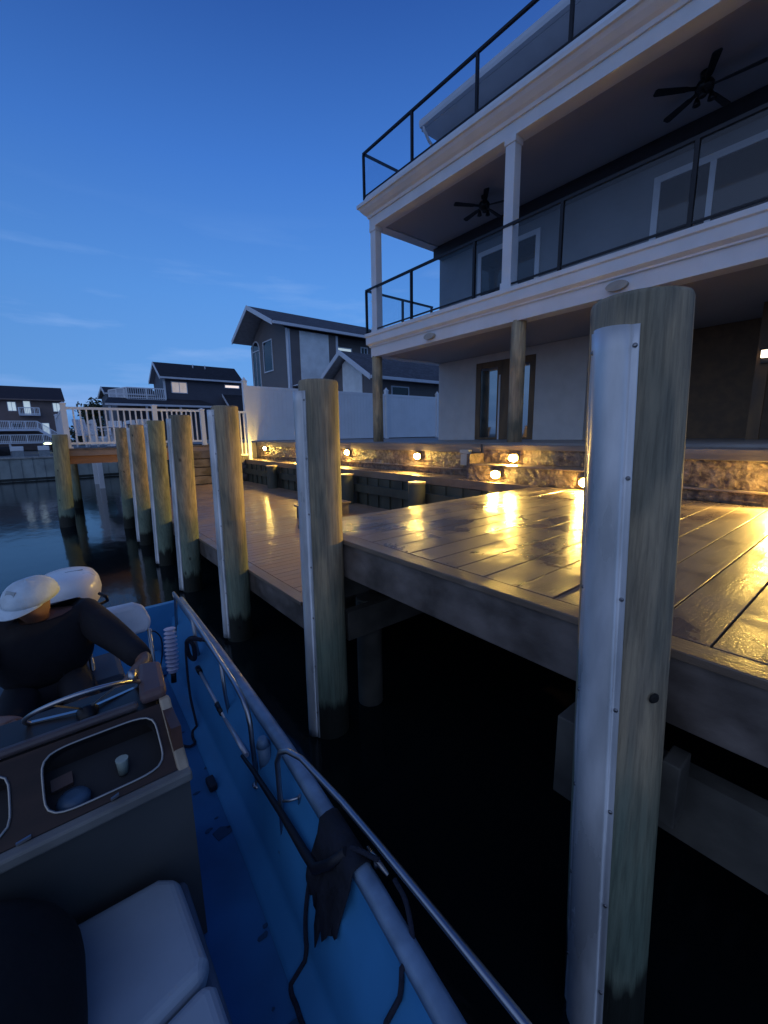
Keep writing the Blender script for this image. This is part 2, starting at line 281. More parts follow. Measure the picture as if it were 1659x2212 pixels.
# ================================================================== PILINGS
def piling(label, top, bot, rad, z_guard=(None, None), m=0, screws=True, seed=0, group='timber pilings along the dock edge', name='dock_piling', guard=True):
    root = empty(name, bot, label, 'piling', group)
    T, B = Vector(top), Vector(bot); rnd = random.Random(seed); d = T-B
    def cen(z): return B+d*((z-B.z)/(T.z-B.z))
    s = MB(); n = 40; zs = [B.z+(T.z-B.z)*i/26 for i in range(27)]
    base = 0
    rings = [(z, rad*(1+.05*(T.z-z)/3)) for z in zs]
    rings[-1:] = [(T.z-.02, rad), (T.z-.004, rad-.006), (T.z, rad-.02)]
    for z, rr in rings:
        c = cen(z)
        for k in range(n):
            t = 2*math.pi*k/n
            w = 1+.028*noise.noise(Vector((math.cos(t)*1.3+seed, math.sin(t)*1.3, z*.55)))+.010*noise.noise(Vector((math.cos(t)*6+seed, math.sin(t)*6, z*.8)))
            s.v.append((c.x+math.cos(t)*rr*w, c.y+math.sin(t)*rr*w, z))
    for i in range(len(rings)-1):
        for k in range(n):
            s.f.append((i*n+k, i*n+(k+1)%n, (i+1)*n+(k+1)%n, (i+1)*n+k)); s.sm.append(True)
    s.f.append(tuple((len(rings)-1)*n+k for k in range(n))); s.sm.append(False)
    s.build('shaft', PILE[m], root)
    if guard:
        z1, z0 = z_guard
        g = MB(); prof = []; th = .006
        # flange - bulge - flange, facing the canal (-x)
        A = math.radians(23); CA = math.pi-math.radians(10)
        for i in range(4): prof.append((CA-A*1.36+A*.36*i/3, .004))
        for i in range(15):
            q = i/14; prof.append((CA-A+2*A*q, .004+.043*math.sin(math.pi*q)**.7))
        for i in range(4): prof.append((CA+A+A*.36*i/3, .004))
        zz = [z0+(z1-z0)*i/40 for i in range(41)]
        for z in zz:
            c = cen(z); zc = z
            for a_, h in prof+[(a, -.012) for a, _ in reversed(prof)]:
                edge = abs(a_-CA) > A
                wob = (.004*noise.noise(Vector((seed*3.1, z*2.2, a_*.8)))+(.005*abs(math.sin(math.pi*(z1-.07-z)/.46)) if edge else 0)) if h > -.01 else 0
                rr = rad*(1+.05*(T.z-z)/3)*1.012+h+max(wob, 0)+.002
                dz = -.03*abs(math.sin((a_-CA)*1.1)) if z == z1 else 0
                g.v.append((c.x+math.cos(a_)*rr, c.y+math.sin(a_)*rr, z+dz))
        k = 2*len(prof)
        for i in range(len(zz)-1):
            for j in range(k):
                g.f.append((i*k+j, i*k+(j+1)%k, (i+1)*k+(j+1)%k, (i+1)*k+j)); g.sm.append(j < len(prof)-1)
        g.f.append(tuple(range(k))); g.sm.append(False); o = (len(zz)-1)*k; g.f.append(tuple(o+j for j in range(k))); g.sm.append(False)
        go = g.build('guard_strip', GUARD, root)
        if screws:
            z = z1-.07; i = 0
            while z > z0+.1:
                for sgn in (-1, 1):
                    a_ = CA+sgn*A*1.18; c = cen(z); q = MB()
                    nrm = Vector((math.cos(a_), math.sin(a_), 0)); p = c+nrm*(rad*(1+.05*(T.z-z)/3)*1.012+.006)
                    rings = [(0, .0085), (.004, .0085), (.008, .004)]
                    q.tube([p+nrm*h for h, _ in rings], [rr for _, rr in rings], 10)
                    q.build('screw', DKSTEEL, go)
                z -= .46; i += 1
    return root
z0 = -3.3
def foot(t, b_):   # extend the measured axis down to the bed
    T, B = Vector(t), Vector(b_); k = (z0-T.z)/(B.z-T.z); return tuple(T+(B-T)*k)
spec = [('large near timber piling at right with the widest white guard strip', (1.8,.69,.48), (1.8,.585,-2.5), .165, (.36,-3.2), 0, True),
        ('second nearest timber piling, between the upper deck and the lower deck', (1.8,3.07,.44), (1.8,3.10,-2.7), .160, (.35,-2.74), 1, True),
        ('third nearest timber piling, at the lower deck, lit yellow on its right side', (1.8,5.36,.38), (1.8,5.50,-2.7), .158, (.33,-2.70), 1, True),
        ('fourth timber piling counted from the camera, beside the lower deck', (1.8,7.55,.37), (1.8,7.92,-2.7), .160, (.31,-2.72), 0, False),
        ('greenish timber piling in the middle of the far cluster of pilings', (1.8,9.52,.35), (1.8,9.98,-2.7), .160, (.28,-2.70), 2, False),
        ('timber piling just before the last one in the row along the dock', (1.8,11.75,.33), (1.8,12.3,-2.7), .165, (.27,-2.65), 1, False),
        ('last and smallest timber piling in the row, partly hidden by the next one', (1.8,14.2,.31), (1.8,15.0,-2.7), .170, (.25,-2.6), 0, False)]
for i, (lb, t, b_, rr, zg, mm, scw) in enumerate(spec):
    piling(lb, t, foot(t, b_), rr, zg, mm, scw, seed=i+1, guard=i != 6)
b = MB(); kn_ = Vector((-.50,-.866,0)); kc = Vector((1.8,.63,0))+kn_*.172; b.tube([(kc.x,kc.y,-1.022), (kc.x+kn_.x*.008,kc.y+kn_.y*.008,-1.022)], [.022,.014], 12); b.build('knot', mat('knot_hole', (.012,.010,.008), .9), bpy.data.objects['dock_piling'])
piling('lone piling without a guard strip under the end of the white railing', (.42,16.7,.17), (.24,16.7,-3.3), .2, m=2, seed=20, guard=False, group=None)

# ================================================================== DECKS
def boards(mb, x0, x1, y0, y1, z, w=.235, gap=.008, th=.035, rnd=random.Random(3)):
    y = y0
    while y < y1-.02:
        e = min(y+w-gap, y1); dz = rnd.uniform(-.0015, .0015)
        mb.box(x0, x1, y, e, z-th+dz, z+dz); y += w
ZU = -.9; ZL = -1.76
root = empty('upper_deck', (4.2,0,ZU), 'wet upper dock deck whose boards shine in the yellow wall lights', 'dock')
b = MB(); boards(b, 2.075, 6.42, -5.0, 3.68, ZU); b.build('deck_boards', DECK, root, bevel=.004)
b = MB(); b.box(1.93, 2.068, -5, 3.83, ZU-.04, ZU+.001); b.box(2.075, 6.35, 3.69, 3.83, ZU-.04, ZU+.001); b.build('border_board', EDGE, root, bevel=.005)
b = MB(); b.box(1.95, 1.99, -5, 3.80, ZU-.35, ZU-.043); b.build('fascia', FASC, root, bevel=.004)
b = MB(); b.box(1.99, 6.27, 3.765, 3.80, ZL-.2, ZU-.043); b.build('fascia_light_skirt', FASC, root)  # unseen end board carried down to keep lamp reflections off the water
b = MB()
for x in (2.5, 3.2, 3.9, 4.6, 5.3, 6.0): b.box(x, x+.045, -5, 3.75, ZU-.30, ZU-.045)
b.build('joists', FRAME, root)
b = MB(); rnd = random.Random(11); y = -5.0
while y < 3.6:
    for x in (2.16, 2.52, 3.22, 3.92, 4.62, 5.32, 6.02, 6.38):
        for q in (.05, .18):
            px_, py_ = x+rnd.uniform(-.006,.006), y+q+rnd.uniform(-.006,.006)
            b.add([(px_+.0045*math.cos(k*math.pi/3), py_+.0045*math.sin(k*math.pi/3), ZU+.0025) for k in range(6)], [tuple(range(6))])
    y += .235
tag(b.build('deck_screws', DKSTEEL, root), kind='stuff')
# framing low under the near piling and behind the second one
b = MB(); b.box(2.05, 2.15, -5, .62, ZU-.96, ZU-.62); b.build('stringer', FRAME, root)
b = MB(); b.box(1.86, 6.2, .80, .93, ZU-.96, ZU-.52); b.build('cross_beam', FRAME, root, bevel=.006)
b = MB(); b.box(1.90, 2.045, .41, .48, ZU-.80, ZU-.50); b.build('cross_beam', FRAME, root, bevel=.006)
b = MB(); b.box(1.86, 6.2, 3.23, 3.33, ZU-.66, ZU-.36); b.box(1.97, 6.2, 3.0, 3.1, ZU-.98, ZU-.7); b.build('cross_beam', FRAME, root, bevel=.006)
b = MB(); b.tube([(2.35,3.2,-3.2),(2.35,3.2,ZU-.7)], .13, 16); b.build('support_post', FRAME, root, bevel=.01)

ZL = -1.76
root = empty('lower_deck', (4,9,ZL), 'lower brown dock deck between the far pilings and the dark bulkhead', 'dock')
b = MB(); boards(b, 2.075, 6.2, 3.86, 16.6, ZL, w=.15, gap=.006); b.build('deck_boards', DECKD, root, bevel=.003)
b = MB(); b.box(1.93, 2.068, 3.86, 16.6, ZL-.04, ZL+.001); b.build('border_board', EDGE, root, bevel=.004)
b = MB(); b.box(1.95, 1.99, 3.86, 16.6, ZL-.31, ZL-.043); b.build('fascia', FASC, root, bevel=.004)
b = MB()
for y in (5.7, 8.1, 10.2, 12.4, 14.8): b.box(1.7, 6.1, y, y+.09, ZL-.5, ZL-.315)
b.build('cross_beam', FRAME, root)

root = empty('wall_walkway', (6.6,10,ZU), 'narrow yellow lit walkway of boards at the foot of the long stone wall', 'walkway')
b = MB(); boards(b, 6.36, 6.93, 3.84, 17.0, ZU, w=.15, gap=.006); b.build('deck_boards', DECK, root, bevel=.003)
b = MB(); b.box(6.30, 6.352, 3.84, 17.0, ZU-.16, ZU+.001); b.build('edge_board', EDGE, root, bevel=.004)
root = empty('bulkhead', (6.25,10,-2), 'dark greenish bulkhead wall below the lit walkway', 'bulkhead')
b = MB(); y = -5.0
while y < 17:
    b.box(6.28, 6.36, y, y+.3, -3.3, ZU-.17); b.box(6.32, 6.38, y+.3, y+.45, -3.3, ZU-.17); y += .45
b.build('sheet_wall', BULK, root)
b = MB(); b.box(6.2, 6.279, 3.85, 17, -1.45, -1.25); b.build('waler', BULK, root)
# short piles standing in front of the bulkhead, sawn tops just under the walkway
tops = [(6.35, 'short bulkhead pile whose lit top shows below the middle of the walkway'), (9.0, 'short bulkhead pile just right of the second piling'), (13.6, 'farthest short bulkhead pile with lit top, left of the second piling')]
for i, (y, lb) in enumerate(tops):
    root = empty('bulkhead_pile', (6.0, y, -3), lb, 'pile', 'short piles along the bulkhead')
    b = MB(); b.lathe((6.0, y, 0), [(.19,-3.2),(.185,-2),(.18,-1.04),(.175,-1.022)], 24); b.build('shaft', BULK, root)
    b = MB(); b.lathe((6.0, y, 0), [(.19,-1.02),(.19,-.985)], 24); b.build('pile_cap', mat('sawn_timber', (.45,.34,.2), .6), root)
root = empty('deck_step', (4.6,7.4,ZL), 'low brown wooden step box on the lower deck', 'step box')
b = MB(); b.box(4.1, 5.2, 7.75, 8.15, ZL+.004, ZL+.25); b.build('box', FASC, root)
b = MB(); b.box(4.06, 5.24, 7.71, 8.19, ZL+.252, ZL+.29); b.build('lid', EDGE, root, bevel=.004)

# ================================================================== STONE RETAINING WALLS
def rough_face(mb, x, y0, y1, z0, z1, seed, amp=.03, step=.05):
    """split-face ledge stone: a displaced front with courses"""
    ny = max(2, int((y1-y0)/step)); nz_ = max(3, int((z1-z0)/.035)); o = len(mb.v)
    for j in range(nz_+1):
        for i in range(ny+1):
            y = y0+(y1-y0)*i/ny; z = z0+(z1-z0)*j/nz_
            n1 = noise.noise(Vector((y*2.2+seed, z*6, 1)))*.7+noise.noise(Vector((y*9, z*16, seed)))*.6+noise.noise(Vector((y*26, z*40, seed)))*.25
            course = -.35 if abs(((z-z0)/.16) % 1-.02) < .05 else 0
            mb.v.append((x-amp*(n1+course*.6)-.0, y, z))
    for j in range(nz_):
        for i in range(ny):
            a = o+j*(ny+1)+i; mb.f.append((a, a+ny+1, a+ny+2, a+1)); mb.sm.append(False)
def wall(root, x, y0, y1, zs, seed):
    za, zb, zc, zd = zs    # foot, nosing, cap underside, cap top
    b = MB(); rough_face(b, x, y0, y1, za, zb, seed); rough_face(b, x+.02, y0, y1, zb+.03, zc, seed+3)
    b.box(x+.05, x+.3, y0, y1, za-.1, zc); b.build('stone_face', STONE, root)
    b = MB(); b.box(x-.045, x+.06, y0, y1, zb, zb+.028); b.build('nosing', CAPW, root, bevel=.006)
    b = MB(); b.box(x-.03, x+.4, y0, y1, zc, zd); b.build('cap', mat('wall_cap_timber', (.20,.17,.15), .55, noise_amt=.25, nscale=3, stretch=(1,.4,3), bump=.3), root, bevel=.008)
root = empty('stone_wall', (6.95,11,-.9), 'long stone retaining wall with three lights behind the lit walkway', 'retaining wall')
wall(root, 6.97, 5.45, 17.0, (ZU, -.78, -.40, -.22), 1)
root = empty('stone_wall', (6.5,0,-.9), 'stone retaining wall seen right of the near piling', 'retaining wall')
wall(root, 6.47, -5, 2.6, (ZU, -.76, -.38, -.24), 9)
b = MB(); b.box(6.78, 7.1, -5, 2.6, -.6, -.235); b.build('backfill', CAPW, root)
root = empty('stone_steps', (6.5,4,-.9), 'stone steps with a light on each riser, left of the near piling', 'steps')
b = MB(); rough_face(b, 6.47, 2.62, 5.35, ZU, -.62, 21); b.box(6.52, 6.95, 2.62, 5.35, ZU-.1, -.63); rough_face(b, 6.93, 2.62, 5.35, -.585, -.33, 25); b.box(6.98, 7.3, 2.62, 5.35, -.6, -.33)
b.box(6.50, 7.1, 5.36, 5.44, ZU, -.4); b.build('riser', STONE, root)
b = MB(); b.box(6.43, 6.95, 2.62, 5.35, -.618, -.59); b.build('tread', CAPW, root, bevel=.006)
b = MB(); b.box(6.90, 7.35, 2.62, 5.35, -.328, -.235); b.build('cap', MATS['wall_cap_timber'], root, bevel=.006)
# two small electric boxes on the wall by the steps
root = empty('utility_box', (6.85,5.6,-.6), 'pair of small pale utility boxes on the wall left of the steps', 'utility box')
b = MB(); b.box(6.80, 6.92, 5.62, 5.86, -.66, -.43); b.build('box', mat('pale_plastic', (.5,.48,.42), .5), root, bevel=.008)
b = MB(); b.box(6.82, 6.92, 5.66, 5.9, -.42, -.34); b.build('box', MATS['pale_plastic'], root, bevel=.006)

# ================================================================== WALL LIGHTS
LENS = mat('lit_lamp_lens', (1,.8,.4), .4, emit=(1,.63,.13), es=400)
HOOD = mat('bronze_lamp_hood', (.08,.06,.04), .4, metal=.8)
LP = 90
def wall_light(x, y, z, label, power=LP):
    root = empty('wall_light', (x, y, z), label, 'wall light', 'small wall lights on the stone walls and steps')
    b = MB(); n = 16; prof = []
    # half-dome lens bulging to -x
    o = len(b.v); R = .092
    for i in range(7):
        a = i/6*math.pi/2
        for k in range(n):
            t = 2*math.pi*k/n; b.v.append((x-.02-R*math.cos(a)*.6+0, y+R*math.sin(a)*math.cos(t), z+R*math.sin(a)*math.sin(t)*.72))
    for i in range(6):
        for k in range(n): b.f.append((o+i*n+k, o+i*n+(k+1)%n, o+(i+1)*n+(k+1)%n, o+(i+1)*n+k)); b.sm.append(True)
    b.build('lens', LENS, root)
    h = MB(); h.box(x-.045, x+.01, y-.105, y+.105, z+.069, z+.079); h.box(x-.011, x+.012, y-.105, y+.105, z-.075, z+.069); h.build('hood', HOOD, root, bevel=.004)
    ld = bpy.data.lights.new('lamp_glow', 'SPOT'); ld.energy = power; ld.color = (1, .63, .13); ld.shadow_soft_size = .045; ld.spot_size = math.radians(128); ld.spot_blend = .35
    lo = bpy.data.objects.new('lamp_glow', ld); COL.objects.link(lo); lo.parent = root; lo.location = (-.15, 0, -.015); lo.rotation_euler = Vector((-.80, 0, -.60)).to_track_quat('-Z', 'Y').to_euler()
wall_light(6.93, 16.2, -.47, 'farthest wall light, at the foot of the fence corner', power=30)
wall_light(6.93, 13.2, -.49, 'wall light mostly hidden by the guard strip of the second piling')
wall_light(6.93, 10.3, -.50, 'wall light just right of the second piling')
wall_light(6.93, 7.3, -.52, 'wall light on the long stone wall below the pale house wall')
wall_light(6.88, 4.62, -.475, 'wall light on the upper riser of the stone steps')
wall_light(6.43, 4.68, -.76, 'wall light on the lower riser of the stone steps')
wall_light(6.43, 3.02, -.78, 'wall light on the lower riser, touching the left edge of the near piling')
wall_light(6.43, .78, -.58, 'wall light on the stone wall at the right edge of the picture', power=115)

# ================================================================== FENCE AND RAILING
def vpost(mb, x, y, z0, z1, w):
    mb.box(x-w/2, x+w/2, y-w/2, y+w/2, z0, z1)
def cap(mb, x, y, z, w, h=.13):
    mb.box(x-w*.62, x+w*.62, y-w*.62, y+w*.62, z, z+.035)
    a = [(x-w*.5,y-w*.5,z+.035),(x+w*.5,y-w*.5,z+.035),(x+w*.5,y+w*.5,z+.035),(x-w*.5,y+w*.5,z+.035)]
    mb.add(a+[(x,y,z+h+.06)], [(0,1,4),(1,2,4),(2,3,4),(3,0,4)])
root = empty('vinyl_fence', (10,17.2,-.2), 'tall white vinyl privacy fence with pointed post caps', 'fence')
FY = 17.15
px = [6.62, 10.4, 14.05, 17.8, 21.5]
for x in px:
    b = MB(); vpost(b, x, FY, -.2, 2.2, .16); cap(b, x, FY, 2.2, .16); b.build('fence_post', VINYL, root)
for a_, c_ in zip(px[:-1], px[1:]):
    b = MB(); x = a_+.085
    while x < c_-.1:
        e = min(x+.19, c_-.082); b.box(x, e-.006, FY-.022, FY+.022, -.06, 1.92); b.box(e-.006, e, FY-.016, FY+.016, -.06, 1.92); x = e
    b.build('fence_panel', VINYL, root)
    for q0, q1 in ((1.92,2.05),(-.16,-.06)):
        b = MB(); b.box(a_+.082, c_-.082, FY-.035, FY+.035, q0, q1); b.build('fence_rail', VINYL, root, bevel=.005)

def vrail(root, a, c, ztop, zbot, n, w=.045, ph=.0):
    a = Vector(a); c = Vector(c)
    b = MB()
    for k in range(1, n):
        p = a+(c-a)*k/n; b.box(p.x-w/2, p.x+w/2, p.y-w/2, p.y+w/2, zbot, ztop)
    b.build('balusters', VINYL, root)
    b = MB(); b.bar((a.x,a.y,ztop), (c.x,c.y,ztop), .07, .08); b.bar((a.x,a.y,zbot), (c.x,c.y,zbot), .06, .07); b.build('rails', VINYL, root)
root = empty('pier_railing', (3,17,-.3), 'white baluster railing on the neighbouring pier behind the far pilings', 'railing')
RY = 17.0; xs = [.62, 3.22, 4.83]
for i, x in enumerate(xs):
    b = MB(); vpost(b, x, RY, -.28 if i < 2 else -.75, 1.12 if i < 2 else 1.03, .15); cap(b, x, RY, 1.12 if i < 2 else 1.03, .15, .02)
    b.box(x-.12, x+.12, RY-.12, RY+.12, -.28 if i < 2 else -.78, -.22 if i < 2 else -.72); b.build('post', VINYL, root)
vrail(root, (xs[0]+.07,RY,0), (xs[1]-.07,RY,0), 1.0, -.12, 14); vrail(root, (xs[1]+.07,RY,0), (xs[2]-.07,RY,0), 1.0, -.12, 9)
# return along the far side of the pier
b = MB(); vpost(b, .62, 25, -.28, 1.12, .15); cap(b, .62, 25, 1.12, .15, .02); b.build('post', VINYL, root)
vrail(root, (.62,RY+.1,0), (.62,24.9,0), 1.0, -.12, 50)
root = empty('stair_railing', (5.4,16.8,-.9), 'short white railing section stepping down beside the fence corner', 'railing')
vrail(root, (5.25,16.75,0), (6.5,16.75,0), .97, -.70, 8); b = MB(); vpost(b, 6.5, 16.75, -1.7, 1.0, .12); b.build('post', VINYL, root)
b = MB(); vpost(b, 5.2, 16.75, -1.75, 1.02, .12); b.build('post', VINYL, root)

root = empty('neighbour_pier', (3,20,-.3), 'wooden pier with orange brown beam under the white railing', 'pier')
b = MB(); b.box(.45, 5.0, 16.86, 25.3, -.34, -.28); b.build('deck', FASC, root)
b = MB(); b.box(.47, 5.0, 16.88, 16.95, -.52, -.343); b.box(.47, .54, 16.95, 25.2, -.52, -.343); b.build('fascia', mat('pier_fascia', (.26,.20,.17), .7, noise_amt=.2, nscale=2), root)
b = MB(); b.box(.5, 5.0, 17.0, 17.1, -.78, -.523); b.build('beam', mat('orange_timber', (.34,.17,.085), .6, noise_amt=.25, nscale=2, stretch=(.3,1,2)), root)
for x, y in ((3.0,18.2),(3.0,21),(.8,21),(.8,24.5),(3,24.5),(4.8,17.6)):
    b = MB(); b.tube([(x,y,-3.2),(x,y,-.5)], .15, 16); b.build('pier_pile', PILE[2], root)
root = empty('pier_steps', (5.6,16.9,-1.3), 'weathered timber steps and cribbing at the end of the lower deck', 'steps')
b = MB()
for i in range(4): b.box(4.2-.0*i, 6.28, 16.66+.06*i, 17.2, -1.74+i*.32, -1.74+i*.32+.29)
b.build('timbers', FASC, root, bevel=.01)
root = empty('neighbour_bulkhead', (5,20,-2), 'dark timber bulkhead behind the neighbouring pier', 'bulkhead')
b = MB(); b.box(4.7, 4.88, 17.2, 37.6, -3.3, -.25); b.build('sheet_wall', BULK, root)

# white patio furniture and dock gear seen blurred through the railing
def chair(x, y, rz, label):
    root = empty('patio_chair', (0,0,0), label, 'chair', 'white chairs on the neighbouring pier'); root.location = (x, y, -.28); root.rotation_euler = (0,0,rz)
    def P(mb, nm):
        me = mb.build(nm, VINYL); me.parent = root; return me
    b = MB(); b.box(-.25,.25,-.22,.25,.42,.46); P(b, 'seat')
    b = MB()
    for i in range(5): b.obox((-.2+.1*i,.28,.72), (.04,0,0), (0,.012,0), (0,.06,.3))
    P(b, 'backrest')
    for sx in (-.23,.23):
        for sy in (-.2,.24):
            b = MB(); b.box(sx-.025,sx+.025,sy-.025,sy+.025,0,.42); P(b, 'leg')
    for sx in (-.28,.28):
        b = MB(); b.box(sx-.04,sx+.04,-.25,.3,.62,.65); P(b, 'armrest')
chair(1.3, 19.2, .6, 'leftmost white chair behind the railing of the neighbouring pier')
chair(2.3, 20.3, -.3, 'white chair behind the middle of the pier railing')
chair(3.3, 19.0, 2.6, 'white chair behind the piling cluster on the neighbouring pier')
root = empty('patio_table', (2.1,19.1,-.28), 'white round table behind the pier railing', 'table')
b = MB(); b.lathe((2.1,19.1,0), [(.5,.42),(.5,.46)], 24); b.build('tabletop', VINYL, root)
b = MB(); b.lathe((2.1,19.1,0), [(.3,-.27),(.05,-.2),(.04,.42)], 16); b.build('pedestal', VINYL, root)

# ================================================================== MAIN HOUSE
H = empty('waterfront_house', (8.8,3,-.2), 'three storey waterfront house with glass balconies over the stone wall', 'house')
YN, YS = 9.75, -5.0
def cornice(name, prof, x0, y0, m, xe, ye=YS):
    """moulding run along the front and round the north corner, mitred; prof = closed (out, z) loop"""
    b = MB(); n = len(prof)
    for st in range(3):
        for d, z in prof:
            b.v.append([(x0-d, ye, z), (x0-d, y0+d, z), (xe, y0+d, z)][st])
    for st in range(2):
        for i in range(n):
            b.f.append((st*n+i, st*n+(i+1)%n, (st+1)*n+(i+1)%n, (st+1)*n+i)); b.sm.append(False)
    b.f.append(tuple(range(n))); b.f.append(tuple(2*n+i for i in range(n))); b.sm += [False, False]
    return b.build(name, m, H)
# balcony edge, three boards
cornice('balcony_fascia', [(0,2.18),(0,2.44),(.035,2.44),(.035,2.47),(.10,2.52),(.10,2.70),(.13,2.72),(.13,2.80),(-.3,2.80),(-.3,2.18)], 7.6, 9.93, TRIM, 10.5)
b = MB(); b.box(7.89, 12.4, YS, 9.62, 2.205, 2.80); b.build('balcony_floor', SOFFIT, H)
cornice('roof_fascia', [(0,5.43),(0,5.66),(.03,5.66),(.05,5.72),(.10,5.76),(.17,5.84),(.20,5.90),(.24,5.91),(.24,5.99),(.15,6.0),(.05,6.2),(-.3,6.2),(-.3,5.43)], 7.52, 9.78, TRIM, 10.6)
b = MB(); b.box(7.81, 12.4, YS, 9.46, 5.455, 6.21); b.build('upper_floor', SOFFIT, H)
# walls
b = MB(); b.box(10.2, 10.4, YS, YN, 2.81, 5.45); b.box(10.4, 16, YN-.2, YN, 2.81, 5.45); b.build('upper_wall', WALLUP, H)
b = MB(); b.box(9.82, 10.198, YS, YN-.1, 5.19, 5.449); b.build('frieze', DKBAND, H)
b = MB()
for y0, y1, za, zb in ((8.25,YN,-.2,2.2),(6.3,8.25,2.0,2.2),(4.95,6.3,-.2,2.2)): b.box(10.2, 10.4, y0, y1, za, zb)
b.box(10.4, 16, YN-.2, YN, -.2, 2.2); b.build('ground_wall', WALLLO, H)
b = MB(); b.box(11.6, 11.8, YS, 4.95, -.2, 2.2); b.box(10.4, 11.6, 4.8, 4.94, -.2, 2.2); b.build('carport_wall', mat('brown_carport_wall', (.16,.10,.055), .7, noise_amt=.2), H)
b = MB(); b.box(10.25, 10.33, 1.72, 1.9, -.2, 2.2); b.build('carport_post', BROWN, H)
b = MB(); b.box(9.5, 10.3, 9.754, 9.78, 2.3, 5.4)
# columns
for y1 in (9.75, 5.5, 1.3, -2.9):
    b = MB(); b.box(7.52, 7.73, y1-.21, y1, 2.81, 5.44); b.box(7.50, 7.75, y1-.23, y1+.02, 5.32, 5.431); b.box(7.50, 7.75, y1-.23, y1+.02, 2.805, 2.93); b.build('porch_column', TRIM, H, bevel=.008)
for y1 in (9.84, 5.20, .6, -3.9):
    b = MB(); b.tube([(7.74, y1, -.22), (7.74, y1, .6), (7.74, y1, 1.4), (7.74, y1, 2.2)], [.152,.148,.15,.146], 20); b.build('timber_column', PILE[1], H)
# railings with glass
def glass_rail(x, posts, zf, zt, xe, pane_z, name='balcony_railing'):
    R_ = MB()
    R_.bar((x, posts[0]+.02, zt), (x, YS, zt), .055, .05); R_.bar((x, posts[0]-.02, zf+.07), (x, YS, zf+.07), .035, .03)
    R_.bar((x+.028, posts[0], zt), (xe, posts[0], zt), .055, .05); R_.bar((x+.02, posts[0], zf+.07), (xe, posts[0], zf+.07), .035, .03)
    ro = R_.build(name, BLACKM, H)
    for y in posts:
        b = MB(); b.box(x-.028, x+.028, y-.028, y+.028, zf, zt-.026); b.build('rail_post', BLACKM, ro)
    for xx in (x+1.35, xe-.05):
        b = MB(); b.box(xx-.028, xx+.028, posts[0]-.028, posts[0]+.028, zf, zt-.026); b.build('rail_post', BLACKM, ro)
    ys = posts+[YS]
    for a_, c_ in zip(ys[:-1], ys[1:]):
        b = MB(); b.box(x-.004, x+.004, c_+.04, a_-.04, zf+.09, zt-.03); b.build('glass_pane', GLASS, ro)
    b = MB(); b.box(x+.04, xe-.08, posts[0]-.004, posts[0]+.004, zf+.09, zt-.03); b.build('glass_pane', GLASS, ro)
glass_rail(7.53, [10.0, 8.15, 6.2, 4.28, 2.34, .4, -1.6, -3.5], 2.80, 3.94, 10.15, 1)
glass_rail(7.52, [9.98, 8.1, 6.22, 4.30, 2.4, .4, -1.6, -3.5], 6.19, 7.27, 12.3, 1, 'roof_deck_railing')
# sliding doors upstairs
def sliding(y0, y1, z0, z1, mulls, name='sliding_door', fr=TRIM, x=10.2, w=.12):
    f = MB(); f.box(x-.04, x-.002, y0, y1, z1-w, z1); f.box(x-.04, x-.002, y0, y0+w, z0, z1-w); f.box(x-.04, x-.002, y1-w, y1, z0, z1-w); f.box(x-.04, x-.002, y0+w, y1-w, z0, z0+.06)
    for y in mulls: f.box(x-.035, x-.002, y-w*.4, y+w*.4, z0+.06, z1-w)
    fo = f.build(name, fr, H, bevel=.004)
    b = MB(); b.box(x-.016, x-.003, y0+w, y1-w, z0+.06, z1-w); b.build('pane', DKGL, fo); return fo
sliding(6.33, 8.25, 2.82, 4.95, (7.0,)); sliding(-.2, 3.85, 2.82, 4.95, (2.88, 1.9, .85)); sliding(-4.4, -1.5, 2.82, 4.95, (-3,))
fo = sliding(6.31, 8.24, -.19, 1.995, (7.43, 6.72), 'patio_door', BROWN, 10.24, .16)
RG = mat('mirror_like_glass', (.02,.02,.025), .04, noise_amt=0, spec=1); RG.node_tree.nodes['Principled BSDF'].inputs['IOR'].default_value = 2.6; fo.children[0].data.materials[0] = RG
b = MB(); b.box(10.19, 10.205, 7.38, 7.43, -.19, 1.6); b.build('jamb', TRIM, fo)
b = MB(); b.box(10.19, 10.20, 6.72, 7.37, -.19, 1.84); b.build('door_leaf', BROWN, fo)
# oval floodlights on the balcony fascia
for y in (7.55, 3.28, -1.1):
    b = MB(); b.prism([(7.597,y+.17*math.cos(k*math.pi/12),2.31+.075*math.sin(k*math.pi/12)) for k in range(24)], (-.07,0,0)); b.build('soffit_lamp', mat('grey_lamp', (.33,.33,.31), .5), H)
# third floor set back behind the roof deck
b = MB(); b.box(10.2, 16, YS, YN, 6.21, 8.52); b.build('top_wall', siding('pale_top_siding', (.42,.43,.43), .2), H)
b = MB(); b.box(9.56, 16.2, YS, YN+.15, 8.525, 8.56); b.build('top_soffit', TRIM, H)
b = MB(); b.prism([(9.56,YS,8.56),(9.56,YS,8.70),(13,YS,10.2),(16.3,YS,8.56)], (0, YN+.15-YS, 0)); b.build('top_roof', shingle('charcoal_shingle', (.09,.09,.10)), H)
b = MB(); b.prism([(9.42,YS,8.62),(9.44,YS,8.54),(9.555,YS,8.54),(9.555,YS,8.71),(9.42,YS,8.71)], (0, YN+.1-YS, 0)); g = b.build('gutter', TRIM, H)
b = MB(); b.tube([(9.49,YN-.02,8.54),(9.5,YN-.02,8.46),(9.7,YN-.02,8.25),(10.0,YN-.02,8.1),(10.13,YN-.02,7.95),(10.13,YN-.02,6.25)], .04, 10); b.build('downspout', TRIM, g)
